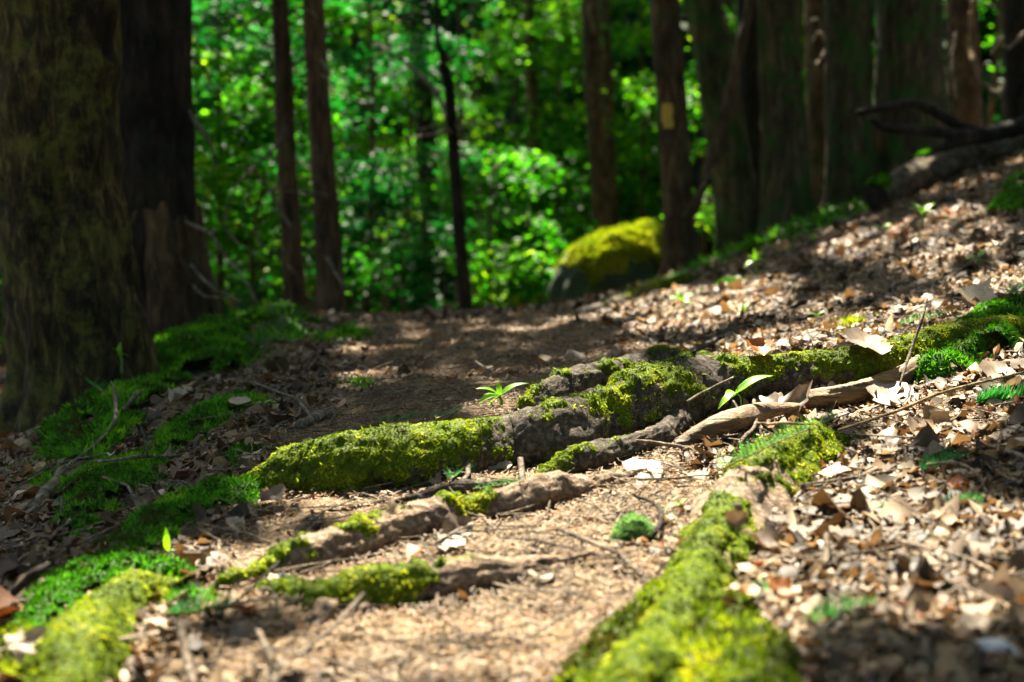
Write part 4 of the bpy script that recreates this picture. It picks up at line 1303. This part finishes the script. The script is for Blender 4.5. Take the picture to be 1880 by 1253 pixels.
sprig('little fir tip in the middle right litter', [(1585,948),(1605,942),(1630,940)], 22, 'fir', 50, .02, up=.5)
sprig('fir sprig on the path left of the seedling', [(690,778),(740,772),(820,766)], 16, 'fir', 120, .01, up=.4)
sprig('fir sprig tip beside the first path sprig', [(800,772),(830,762),(848,755)], 15, 'fir', 60, .01, up=.5)
sprig('feathery sprig at the foot of the huge left trunk', [(190,726),(165,708),(142,688)], 20, 'fir', 70, .03, up=.5)
sprig('faint fir sprig by the flat moss tuft', [(300,908),(315,900),(332,902)], 18, 'fir', 40, .01, up=.5)

# pale stones
def stone(label, px, py, r, mat='stone'):
    g = hit([px], [py + r * .5])[0]; rr = r / F * g[1]
    n, m = 14, 20
    th = np.linspace(.01, math.pi - .01, n); ph = np.linspace(0, 2 * math.pi, m, endpoint=False)
    TH, PH = np.meshgrid(th, ph, indexing='ij')
    s = np.stack([np.sin(TH) * np.cos(PH), np.sin(TH) * np.sin(PH), np.cos(TH)], 2).reshape(-1, 3)
    V = g + np.array([0, 0, rr * .4]) + s * rr * np.array([1.2, .9, .75]) * (1 + .35 * fbm(s * 1.7 + px, 2))[:, None]
    single('stone', g, V, [grid_faces(n, m)], M[mat], label, 'stone')
stone('pale grey stone low in the right litter', 1828, 1195, 34)
stone('smooth dark pebble beside the short knotted root', 518, 1062, 14, 'rock')

# ------------------------------------------------------------------ litter
PATH = hit([230,1180,1330,1270,1120,1040,640,600,500,440,430,380], [1280,1280,850,700,600,579,583,700,800,900,1000,1100])[:, :2]
def pathness(x, y):
    d = edge_dist(PATH, x, y) * np.where(inside(PATH, x, y), 1, -1)
    return smooth(-.12, .14, d + .08 * fbm(np.stack([x, y, x * 0], 1) * 5, 2))
def sample_ground(n, p=2.0, ymin=1.15, ymax=9.5):
    u = rng.random(n)
    if abs(p - 1) < 1e-6: y = ymin * (ymax / ymin) ** u
    else: y = (ymin ** (1 - p) + u * (ymax ** (1 - p) - ymin ** (1 - p))) ** (1 / (1 - p))
    # p is the fall-off of the count over distance; the strip of ground in view widens with it
    x = rng.uniform(-1, 1, n) * (.40 * y + .35)
    return x, y
def zn(x, y, lift):
    z = H(x, y)
    return np.stack([x, y, z + lift], 1), normal_at(x, y)

# needles on the path: thousands, nobody could count them
def needles(n):
    x, y = sample_ground(n, 1.15, 1.15, 7.0)
    pn = pathness(x, y)
    k = rng.random(n) < (.42 + .58 * pn) * np.clip(.72 + .75 * fbm(np.stack([x, y, x * 0], 1) * 7 + 3, 2), .12, 1)
    k &= (look(root_map, x, y) < .5) & (rng.random(n) > look(moss_map, x, y) * .93)
    x, y = x[k], y[k]; n = len(x)
    P, N = zn(x, y, rng.uniform(.001, .009, n))
    N = N + rng.normal(size=(n, 3)) * .22
    R = basis(N, rng.uniform(0, 2 * math.pi, n))
    L = rng.uniform(.009, .021, n) * np.maximum(1, y / 3.2)
    w = rng.uniform(.0009, .0017, n) * np.maximum(1, y / 2.6)
    b = np.array([[-.5, -.4, 0], [.5, -.4, .05], [.5, .4, .0], [-.5, .4, .05]])
    bF = np.array([[0, 1, 2, 3]])
    V, Fs = scatter(b, bF, P, R, np.stack([L, w, L], 1))
    r = np.clip(.45 + .35 * fbm(np.stack([x, y, x * 0], 1) * 6, 2) + rng.normal(0, .25, n), 0, 1)
    o = mk('needle_litter', V, [Fs], M['needle'], rnd=np.repeat(r, 4))
    tag(o, 'carpet of dead brown needles covering the path', 'needles', None, 'stuff')
needles(330000)

def litter(name, label, n, l_, med, sig, lo, hi, tilt, path_cut):
    parts = []; rn = []
    for v in range(8):
        t = np.linspace(-.5, .5, l_)
        wd = (np.array([.12, .34, .40, .30, .06]) if l_ == 5 else np.array([.2, .38, .12])) * rng.uniform(.6, 1.25, l_)
        cu, cv = rng.uniform(-1.6, 2.0), rng.uniform(-2.5, 3.0)
        b = []
        for i in range(l_):
            for j in (-1, 0, 1):
                yy = j * wd[i] * rng.uniform(.6, 1.3) + rng.normal(0, .03)
                b.append((t[i] + rng.normal(0, .07), yy, cu * t[i] ** 2 + cv * yy ** 2 + rng.normal(0, .05)))
        b = np.array(b); b[:, 2] -= b[:, 2].mean()
        bF = grid_faces(l_, 3, False)
        m = n // 8
        x, y = sample_ground(m, .95, 1.15, 10.0)
        pn = pathness(x, y)
        k = rng.random(m) < (1 - path_cut * pn * np.interp(y, [2.8, 4.2], [1, .72]))
        k &= (look(root_map, x, y) < .5) & (rng.random(m) > look(moss_map, x, y) * .88)
        x, y, pn = x[k], y[k], pn[k]; m = len(x)
        P, N = zn(x, y, rng.uniform(.001, .014, m))
        N = N + rng.normal(size=(m, 3)) * tilt * rng.lognormal(0, .4, (m, 1))
        R = basis(N, rng.uniform(0, 2 * math.pi, m))
        s = rng.lognormal(math.log(med), sig, m) * np.where(pn > .5, .65, 1.0) * np.maximum(1, y / 4.0) ** .8
        s = np.clip(s, lo, hi)
        V, Fs = scatter(b, bF, P, R, s)
        parts.append((V, [Fs]))
        r = np.clip(.35 + .28 * fbm(np.stack([x, y, x * 0], 1) * 4 + 9, 2) + rng.normal(0, .28, m), 0, 1)
        rn.append(np.repeat(r, len(b)))
    V, Fs = join(parts)
    o = mk(name, V, Fs, M['litter'], rnd=np.concatenate(rn))
    tag(o, label, 'leaf litter', None, 'stuff')
litter('leaf_litter', 'layer of broken dead leaves covering both slopes', 34000, 5, .0245, .50, .008, .07, .24, .985)
litter('leaf_crumbs', 'fine crumbled leaf bits between the dead leaves', 50000, 3, .0105, .45, .004, .03, .30, .97)

# small twigs mixed in the litter
def twig_litter(n):
    x, y = sample_ground(n, .9, 1.2, 9)
    k = (look(root_map, x, y) < .5) & (rng.random(n) > look(moss_map, x, y) * .9)
    x, y = x[k], y[k]; n = len(x)
    P, N = zn(x, y, rng.uniform(.003, .014, n))
    N = N + rng.normal(size=(n, 3)) * .14
    R = basis(N, rng.uniform(0, 2 * math.pi, n))
    th = np.linspace(0, 2 * math.pi, 4, endpoint=False)
    b, i = [], 0
    for s, oy in ((-.5, 0), (-.15, .03), (.2, -.02), (.5, .04)):
        for a in th: b.append((s, oy + math.cos(a) * .012, math.sin(a) * .012))
    b = np.array(b); bF = grid_faces(4, 4)
    L = rng.lognormal(-2.5, .55, n)
    V, Fs = scatter(b, bF, P, R, np.stack([L, L * rng.uniform(.7, 2.0, n), np.minimum(L, .1)], 1))
    o = mk('twig_litter', V, [Fs], M['twig'])
    tag(o, 'small bits of twig scattered through the litter', 'twigs', None, 'stuff')
twig_litter(6500)

# leaves one can pick out one by one
COLN = {'tan': 'tan dead leaf', 'pale': 'pale bleached leaf', 'brown': 'dark brown dead leaf', 'russet': 'russet orange leaf'}
MARKS = [('the hooked bare stick', 140, 850), ('the left moss mound', 500, 640), ('the narrow left moss strip', 370, 790), ('the dull left moss clump', 190, 920), ('the long left moss band', 170, 1060),
 ('the mossy tip of the thick root', 500, 890), ('the lower left corner root', 170, 1180), ('the thick short path stick', 590, 775), ('the bright five leaved seedling', 915, 740),
 ('the thin brown root', 780, 920), ('the pale knobbly root', 640, 1010), ('the short knotted root', 640, 1100), ('the pale moss cushion', 1165, 975), ('the bleached leaf', 1185, 870),
 ('the curled bark strip', 1320, 800), ('the bright fir sprig', 1430, 830), ('the right mossy root', 1330, 980), ('the bright moss at the bottom', 1250, 1180), ('the lower right fir sprig', 1540, 1140),
 ('the pale stone', 1828, 1195), ('the shaded fir tuft', 1730, 865), ('the drooping fir tuft', 1840, 750), ('the weathered branch', 1580, 715), ('the right moss bank', 1780, 630),
 ('the dark slope branch', 1380, 600), ('the sunlit slope seedling', 1386, 490), ('the seedling below the log', 1694, 400), ('the right edge moss cushion', 1850, 365), ('the two leaved sprout', 1795, 480),
 ('the fallen log end', 1610, 370), ('the mossy boulder', 1120, 560), ('the small low fir tuft', 1765, 935), ('the long pale right stick', 1520, 1075), ('the flat moss tuft', 400, 915)]
def loose_leaves(n):
    x, y = sample_ground(n * 6, .8, 1.25, 6.0)
    px = 940 + x / y * F
    py = HORIZON + (CAMZ - H(x, y)) / y * F
    ok = (px > 5) & (px < 1875) & (py < 1250) & (look(root_map, x, y) < .5) & (look(moss_map, x, y) < .5)
    ok &= rng.random(len(x)) > pathness(x, y) * .9
    x, y, px, py = x[ok][:n], y[ok][:n], px[ok][:n], py[ok][:n]
    P, N = zn(x, y, np.full(len(x), .009))
    N = N + rng.normal(size=N.shape) * .19
    R = basis(N, rng.uniform(0, 2 * math.pi, len(x)))
    for i in range(len(x)):
        c = rng.choice(['tan', 'pale', 'brown', 'russet'], p=[.49, .10, .38, .03])
        v_ = int(rng.choice(10, p=[.15] * 5 + [.05] * 5))
        sz = float(np.clip(rng.lognormal(-3.25, .38), .02, .085)) * (.95 if px[i] > 1330 else .75)
        dd = [math.hypot(px[i] - a, (py[i] - b) * 1.6) for _, a, b in MARKS]
        nm, a, b = MARKS[int(np.argmin(dd))]
        ex, ey = px[i] - a, (py[i] - b) * 1.6
        if abs(ex) > abs(ey): w_ = 'right of' if ex > 0 else 'left of'
        else: w_ = 'in front of' if ey > 0 else 'behind'
        near = 'close ' if min(dd) < 70 and w_ in ('behind', 'in front of') else ('just ' if min(dd) < 70 else '')
        size = 'small' if sz < .032 else ('large' if sz > .05 else 'middling')
        shape = 'oval ' if v_ < 5 else 'lobed '
        if near == 'close ': near = ''
        put_leaf(leaf_data(v_, c), P[i], R[i], sz, f'{size} {shape}{COLN[c]} {near}{w_} {nm}', 'loose dead leaves near ' + nm)
loose_leaves(250)

# ------------------------------------------------------------------ leafy undergrowth behind the crest
_lf = np.array([[-.5, 0, 0], [-.15, .30, .06], [-.15, 0, -.02], [-.15, -.30, .06], [.22, .24, .04], [.22, 0, -.03], [.22, -.24, .04], [.5, 0, -.06]])
_lfF4 = np.array([[1, 4, 5, 2], [2, 5, 6, 3]]); _lfF3 = np.array([[0, 1, 2], [0, 2, 3], [4, 7, 5], [5, 7, 6]])
_lfF = np.concatenate([_lfF3, [[1, 4, 5], [1, 5, 2], [2, 5, 6], [2, 6, 3]]])
_l2 = np.array([[-.5, 0, 0], [-.02, .34, .10], [.5, 0, -.05], [-.02, -.34, .10]])
_l2F = np.array([[0, 2, 1], [0, 3, 2]])
def leaf_cloud2(P, N, size, shade):
    n = len(P)
    R = basis(N, rng.uniform(0, 2 * math.pi, n))
    V, Fs = scatter(_l2, _l2F, P, R, size * rng.uniform(.7, 1.25, n))
    return V, Fs, np.repeat(np.clip(shade + rng.normal(0, .2, n), 0, 1), 4)
def leaf_cloud(P, N, size, shade):
    n = len(P)
    R = basis(N, rng.uniform(0, 2 * math.pi, n))
    V, Fs = scatter(_lf, _lfF, P, R, size * rng.uniform(.7, 1.25, n))
    return V, Fs, np.repeat(np.clip(shade + rng.normal(0, .2, n), 0, 1), 8)
def understory(label, base_px, D, hgt, spread, nb=9, leaves=2600, mat='foliage', lsize=.075, lean=0.0, low=.25, group='leafy young trees behind the crest'):
    x = (base_px - 940) / F * D
    z = H(np.array([x]), np.array([D]))[0]
    b = np.array([x, D, z])
    t = Thing('understory_tree', b, label, 'young tree', group)
    top = b + np.array([lean, rng.uniform(-.3, .3), hgt])
    C = catmull([b - np.array([0, 0, .1]), b + (top - b) * .45 + rng.normal(0, .08, 3), top], 24)
    v, f = tube(C, np.linspace(.012 + hgt * .006, .006, 24), 7)
    t.part('trunk', v, f, M['bark_brown'])
    P_, N_, S_ = [], [], []
    per = leaves // nb
    for k in range(nb):
        s = low + (1 - low) * (k + rng.random()) / nb
        p0 = C[int(s * 23)]
        a = rng.uniform(0, 2 * math.pi)
        L = spread * rng.uniform(.6, 1.1) * (1.15 - .6 * s)
        d = np.array([math.cos(a), math.sin(a) * .8, 0])
        p1 = p0 + d * L * .55 + np.array([0, 0, L * .16]); p2 = p0 + d * L + np.array([0, 0, L * rng.uniform(-.12, .2)])
        c = catmull([p0, p1, p2], 16)
        v, f = tube(c, np.linspace(.011, .003, 16), 5)
        t.part('branch', v, f, M['bark_brown'])
        # flat sprays of leaves along the branch
        u = rng.random(per) ** .75
        q = np.stack([np.interp(u * 15, np.arange(16), c[:, j]) for j in range(3)], 1)
        side = np.array([-d[1], d[0], 0]); side /= np.linalg.norm(side)
        wid = L * .34 * (1.05 - .6 * u)
        q = q + side * (rng.normal(0, .6, per) * wid)[:, None] + np.stack([rng.normal(0, .05, per), rng.normal(0, .05, per), rng.normal(-.02, .055, per)], 1)
        P_.append(q)
        N_.append(rand_normals(per, .42))
        S_.append(np.full(per, rng.uniform(.2, .75)))
    V, Fs, r = leaf_cloud2(np.concatenate(P_), np.concatenate(N_), lsize, np.concatenate(S_))
    t.part('foliage', V, [Fs], M[mat], rnd=r, kind='stuff')
U = [
 ('bright leafy sapling right of the dark left trunk', 400, 9.0, 2.4, 1.2, 10, 3000, 'foliage'),
 ('low leafy bush between the dark trunk and the thin pair', 455, 10.5, 2.0, 1.1, 9, 2600, 'foliage'),
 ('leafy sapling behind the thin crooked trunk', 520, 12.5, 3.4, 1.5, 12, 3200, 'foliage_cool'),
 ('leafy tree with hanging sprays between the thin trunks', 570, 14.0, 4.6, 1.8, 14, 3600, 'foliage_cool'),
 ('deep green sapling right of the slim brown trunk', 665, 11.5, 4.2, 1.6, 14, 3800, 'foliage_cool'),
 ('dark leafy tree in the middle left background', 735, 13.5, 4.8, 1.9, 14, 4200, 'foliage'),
 ('leafy sapling behind the brushy snag', 840, 15.0, 5.0, 1.9, 14, 3600, 'foliage'),
 ('small bright sapling on the crest beside the snag', 905, 10.0, 1.3, .8, 7, 1500, 'foliage'),
 ('sunlit leafy tree at the top centre', 940, 16.5, 6.0, 2.2, 16, 4600, 'foliage'),
 ('sunlit leafy tree left of the trunk behind the boulder', 1030, 16.5, 4.8, 1.8, 15, 4400, 'foliage'),
 ('leafy tree with bright sprays left of the blazed trunk', 1160, 16.0, 4.2, 1.7, 14, 4200, 'foliage'),
 ('low green bush left of the boulder', 960, 11.0, 1.4, .9, 8, 1800, 'foliage'),
 ('leafy screen glimpsed between blazed and leaning trunks', 1285, 13.5, 3.6, 1.4, 12, 2600, 'foliage'),
 ('small leafy tree seen between the right hand trunks', 1380, 15.0, 4.2, 1.5, 12, 2400, 'foliage'),
 ('sparse leafy tree behind the reddish right trunk', 1510, 15.5, 4.5, 1.5, 12, 1900, 'foliage'),
 ('sparse leafy tree in the upper right background', 1800, 15.5, 4.0, 1.8, 12, 1700, 'foliage'),
 ('low leafy bush at the far left edge', -5, 9.0, 1.6, 1.0, 9, 2000, 'foliage'),
 ('tall leafy tree deep in the left background', 430, 17.0, 6.2, 2.3, 16, 4200, 'foliage'),
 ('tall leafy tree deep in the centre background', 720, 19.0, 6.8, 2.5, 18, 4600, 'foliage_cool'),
 ('tall leafy tree deep behind the boulder', 1100, 19.0, 6.8, 2.5, 18, 4600, 'foliage'),
 ('tall leafy tree deep behind the slim pair', 600, 21.0, 7.2, 2.6, 18, 4400, 'foliage'),
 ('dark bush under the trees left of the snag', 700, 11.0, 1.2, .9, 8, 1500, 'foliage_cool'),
 ('low bush behind the moss mound', 480, 8.6, 1.0, .8, 8, 1400, 'foliage'),
]
for a in U:
    understory(*a[:7], mat=a[7])

# more trunks standing farther back
FARW = ['seen between the slim brown trunk and the snag', 'seen above the path crest, right of the snag', 'just right of the blazed trunk', 'right of the leaning dark green trunk',
        'in the gap right of the broadest trunk', 'near the dark trunk at the right edge', 'glimpsed left of the leaning pole']
for i, (px, D, r) in enumerate([(655,20,8),(885,20,8),(1330,16,14),(1415,19,10),(1720,19,11),(1845,18,14),(1290,19,10)]):
    lean = rng.uniform(-10, 25)
    tree('far dim trunk ' + FARW[i], [(px - lean, -20, r * .9), (px, 480, r)], float(D), ['bark_dark', 'bark_brown', 'bark_green'][i % 3], 20 + i, 'far trunks in the depth of the wood', limbs=2, top=11)

# the wood that closes the view, ahead and all round
def far_wood():
    Ps, Ss = [], []
    n = 60000
    x = rng.uniform(-22, 22, n); y = rng.uniform(20, 34, n)
    z = H(x, y) + rng.uniform(0, 1, n) * 10
    P = np.stack([x, y, z], 1)
    P = P[fbm(P * .4, 2) > -.22]
    Ps.append(P); Ss.append(np.full(len(P), .44))
    n = 48000
    x = rng.uniform(-34, 34, n); y = rng.uniform(36, 52, n)
    P = np.stack([x, y, H(x, y) + rng.uniform(0, 1, n) * 18], 1)
    Ps.append(P); Ss.append(np.full(len(P), 1.3))
    P = np.concatenate(Ps); sz = np.concatenate(Ss)
    V, Fs, r = leaf_cloud2(P, rand_normals(len(P), .8), sz, .3 + .5 * fbm(P * .5 + 4, 2))
    o = mk('distant_wood', V, [Fs], M['far_foliage'], rnd=r)
    tag(o, 'far green foliage closing the view between the trunks', 'foliage', None, 'stuff')
    n = 26000
    a = rng.uniform(0, 2 * math.pi, n); rad = rng.uniform(9, 18, n)
    x = rad * np.cos(a); y = 2 + rad * np.sin(a)
    k = (y < 7) | (np.abs(x) > .48 * y + 2)
    x, y = x[k], y[k]
    P = np.stack([x, y, H(x, y) + rng.uniform(-.2, 9, len(x))], 1)
    V, Fs, r = leaf_cloud2(P, rand_normals(len(P), .9), .42, np.full(len(P), .3))
    o = mk('surrounding_wood', V, [Fs], M['canopy'], rnd=r)  # leaf ring outside the view, added to hold back sky light
    tag(o, 'unseen foliage of the wood around and behind the viewpoint, added to block the sky', 'foliage', None, 'stuff')
far_wood()

# ------------------------------------------------------------------ crowns overhead: unseen leaves placed to shade the floor, gaps cut for the sun flecks
LIT = [  # outlines of the sun flecks on the ground
 [(640,1020),(760,965),(860,925),(960,905),(1080,880),(1160,840),(1250,822),(1330,838),(1420,812),(1500,790),(1520,806),(1430,832),(1340,868),(1300,882),(1215,905),(1165,945),(1120,965),(960,968),(880,985),(820,1010),(720,1035)],
 [(390,1075),(450,1035),(540,1000),(640,968),(740,935),(800,925),(790,975),(700,1000),(600,1030),(480,1070)],
 [(490,880),(560,835),(640,815),(740,820),(850,815),(950,790),(955,812),(880,850),(800,868),(700,890),(560,905)],
 [(860,1050),(980,1015),(1080,1005),(1150,1010),(1225,1015),(1210,1060),(1120,1080),(960,1075)],
 [(760,1170),(900,1135),(1010,1130),(1030,1160),(960,1200),(840,1230)],
 [(420,1240),(560,1210),(640,1230),(560,1290),(400,1290)],
 [(1250,1010),(1290,950),(1400,940),(1390,985),(1330,1030),(1400,1060),(1420,1110),(1300,1115),(1210,1110),(1200,1060)],
 [(1080,1170),(1250,1110),(1300,1130),(1250,1200),(1320,1290),(1020,1290)],
 [(60,1150),(110,1085),(215,1080),(235,1140),(215,1290),(30,1290)],
 [(-40,1170),(30,1160),(40,1220),(-40,1260)],
 [(1420,1070),(1560,1040),(1700,1010),(1900,980),(1900,1120),(1760,1150),(1600,1130),(1500,1120)],
 [(1290,655),(1360,625),(1480,598),(1600,575),(1720,540),(1880,490),(1900,530),(1800,560),(1680,590),(1640,625),(1500,635),(1400,650)],
 [(1040,590),(1110,570),(1200,545),(1250,530),(1270,545),(1180,572),(1100,590)],
 [(1180,602),(1280,580),(1400,545),(1420,555),(1300,595),(1200,615)],
 [(1330,520),(1420,480),(1480,470),(1560,440),(1640,425),(1700,400),(1740,405),(1680,445),(1560,490),(1460,525),(1380,540)],
 [(1640,430),(1720,395),(1780,380),(1790,400),(1720,430),(1660,450)],
 [(1230,830),(1330,800),(1380,790),(1400,800),(1320,835)],
 [(1590,735),(1700,715),(1720,740),(1640,765)],
 [(1650,800),(1740,790),(1760,812),(1680,830)],
 [(1760,690),(1860,660),(1900,680),(1820,715)],
 [(1340,770),(1400,735),(1470,730),(1480,765),(1400,790)],
 [(1000,700),(1100,670),(1190,662),(1180,675),(1080,695),(1000,712)],
 [(430,1060),(520,1035),(520,1050),(440,1075)],
 [(885,765),(935,752),(945,770),(895,785)],
 [(520,1010),(300,1040),(350,1052),(500,1030)],
 [(640,1120),(740,1080),(790,1060),(780,1090),(680,1140)],
 [(1600,520),(1700,470),(1760,470),(1700,510),(1640,535)],
 [(1480,765),(1540,745),(1600,745),(1560,775)],
 [(1580,880),(1680,900),(1660,930),(1590,910)],
]
HALF = [
 [(1560,420),(1620,330),(1900,200),(1900,420)],  # ground under thinner leaves: broken, dappled sun
 [(1330,1000),(1560,960),(1900,900),(1900,1300),(1400,1300)],
 [(1560,760),(1640,690),(1900,620),(1900,800),(1700,840)],
 [(250,1300),(360,1150),(620,1110),(1130,1090),(1400,1300)],
 [(1150,620),(1300,520),(1560,400),(1900,380),(1900,600),(1500,660),(1200,660)],
 [(280,1060),(520,980),(560,900),(700,900),(900,900),(700,1020),(420,1080)],
 [(500,820),(600,700),(640,592),(1050,586),(1230,640),(1000,690),(900,750),(700,790)],
]
HALFW = [(lambda P: P[:, :2] - S[None, :2] * (P[:, 2:3] / S[2]))(hit([p[0] for p in q], [p[1] for p in q])) for q in HALF]
def sunplane(P):
    """where the sun ray through a point crosses the level z = 0"""
    P = np.atleast_2d(P)
    return P[:, :2] - S[None, :2] * (P[:, 2:3] / S[2])
# the shafts of sun that reach those flecks, as a plan at z = 0
SX0, SY0, SCL = -4.0, -1.0, .01
shaft = np.zeros((1200, 1000), bool)
def open_shaft(P, r):
    for u, v in sunplane(P):
        i0, i1 = int((v - r - SY0) / SCL), int((v + r - SY0) / SCL) + 1
        j0, j1 = int((u - r - SX0) / SCL), int((u + r - SX0) / SCL) + 1
        if i0 < 0 or j0 < 0 or i1 > 1200 or j1 > 1000: continue
        yy, xx = np.mgrid[i0:i1, j0:j1]
        shaft[i0:i1, j0:j1] |= (xx * SCL + SX0 - u) ** 2 + (yy * SCL + SY0 - v) ** 2 < r * r
for q in LIT:
    q = np.array(q, float)
    xx, yy = np.meshgrid(np.arange(q[:, 0].min(), q[:, 0].max(), 11.0), np.arange(q[:, 1].min(), q[:, 1].max(), 8.0))
    k = inside(q, xx.ravel(), yy.ravel())
    if k.any(): open_shaft(surf(xx.ravel()[k], yy.ravel()[k]), .055)
open_shaft(at(np.linspace(1000, 1235, 9), np.array([500, 470, 450, 440, 432, 428, 428, 430, 432]), 9.3), .16)
def in_shaft(x, y):
    i = ((y - SY0) / SCL).astype(int); j = ((x - SX0) / SCL).astype(int)
    ok = (i >= 0) & (i < 1200) & (j >= 0) & (j < 1000)
    r = np.zeros(x.shape, bool)
    r[ok] = shaft[i[ok], j[ok]]
    return r
SPOTS = [(120,1210,.09),(90,1245,.10),(110,1285,.1),(70,1200,.07),(160,1135,.08),(1150,1220,.08),(1200,1160,.08),(1130,1265,.1),(1100,1240,.08),(1300,1130,.06),(1250,1060,.08),
 (1310,980,.06),(560,830,.05),(620,815,.06),(690,805,.07),(760,805,.06),(820,800,.06),(880,790,.05),(940,762,.04),(480,870,.04),(1340,920,.05),(1420,838,.04),(640,985,.06),(1420,822,.06),(1490,796,.05),(1350,858,.05),(760,945,.06),(560,1010,.06),
 (980,890,.07),(1080,870,.07),(640,1075,.04),(740,1055,.05),(1080,828,.04),(1140,815,.04),(1700,628,.05),(1640,655,.04)]
def canopy():
    rng = np.random.default_rng(5)
    G, Hh, Sz = [], [], []
    # fine leaves over the part of the floor in view
    n = 27000
    y = rng.uniform(.6, 9.5, n); x = rng.uniform(-1, 1, n) * (.45 * y + .9)
    h = rng.uniform(4.2, 7.5, n)
    s = rng.uniform(.10, .17, n)
    k = ~in_shaft(x, y)
    for a_ in np.linspace(0, 2 * math.pi, 8, endpoint=False):
        k &= ~in_shaft(x + s * .30 * math.cos(a_), y + s * .30 * math.sin(a_))
    hd = np.zeros(n, bool)
    for q_ in HALFW[:-1]: hd |= inside(q_, x, y)
    cr = inside(HALFW[-1], x, y)
    cl = fbm(np.stack([x, y, h * .6], 1) * 3.4, 2)
    k &= ~hd | (cl > .02)
    k &= ~cr | (cl > -.06)
    for p_, r_ in [SUNSPOT[i] for i in (0, 1, 3, 4, 8)]:
        g_ = sunplane(p_)[0]
        k &= (x - g_[0]) ** 2 + (y - g_[1]) ** 2 > r_ ** 2
    for px_, py_, r_ in SPOTS:
        g_ = sunplane(surf([px_], [py_]))[0]
        k &= (x - g_[0]) ** 2 + (y - g_[1]) ** 2 > (r_ + .04) ** 2
    # boulder top is in the sun
    _bt = sunplane(at1(1130, 440, 9.3))[0]
    bx = (x - _bt[0]) / .5; by = (y - _bt[1]) / .55
    k &= (bx ** 2 + by ** 2 > 1)
    q = np.stack([x, y, x * 0], 1)
    k &= rng.random(n) < np.where(y > 7.2, .5, 1)
    G.append(np.stack([x, y], 1)[k]); Hh.append(h[k]); Sz.append(s[k])
    # coarser cover all round
    n = 60000
    x = rng.uniform(-16, 16, n); y = rng.uniform(-14, 30, n)
    h = rng.uniform(4.5, 10.5, n); s = rng.uniform(.25, .45, n)
    inner = (y > .4) & (y < 9.5) & (np.abs(x) < .45 * y + 1.0)
    q = np.stack([x, y, h * .3], 1)
    cl = fbm(q * np.where(y > 8.5, .34, .55)[:, None], 3)
    far = y > 8.5
    near_shaft = np.zeros(n, bool)
    for a_ in np.linspace(0, 2 * math.pi, 10, endpoint=False):
        near_shaft |= in_shaft(x + s * .6 * math.cos(a_), y + s * .6 * math.sin(a_))
    keep = ~near_shaft & np.where(far, cl > .04, cl > -.12) & ~inner
    G.append(np.stack([x, y], 1)[keep]); Hh.append(h[keep]); Sz.append(s[keep])
    G = np.concatenate(G); Hh = np.concatenate(Hh); Sz = np.concatenate(Sz)
    P = np.concatenate([G, np.zeros((len(G), 1))], 1) + S[None] * (Hh / S[2])[:, None]
    tx = np.array([t[1][0] for t in TREES]); ty = np.array([t[1][1] for t in TREES])
    own = ((P[:, 0:1] - tx) ** 2 + (P[:, 1:2] - ty) ** 2).argmin(1)
    R_ = rand_normals(len(P), .45)
    for i, (t, b, _, top) in enumerate(TREES):
        k = own == i
        if k.sum() < 5: continue
        m = k.sum()
        Rm = basis(R_[k], rng.uniform(0, 2 * math.pi, m))
        V, Fs = scatter(_l2, _l2F, P[k], Rm, np.stack([Sz[k] * 1.3] * 3, 1))
        t.part('crown', V, [Fs], M['canopy'], rnd=np.repeat(rng.random(m), 4), kind='stuff')
canopy()
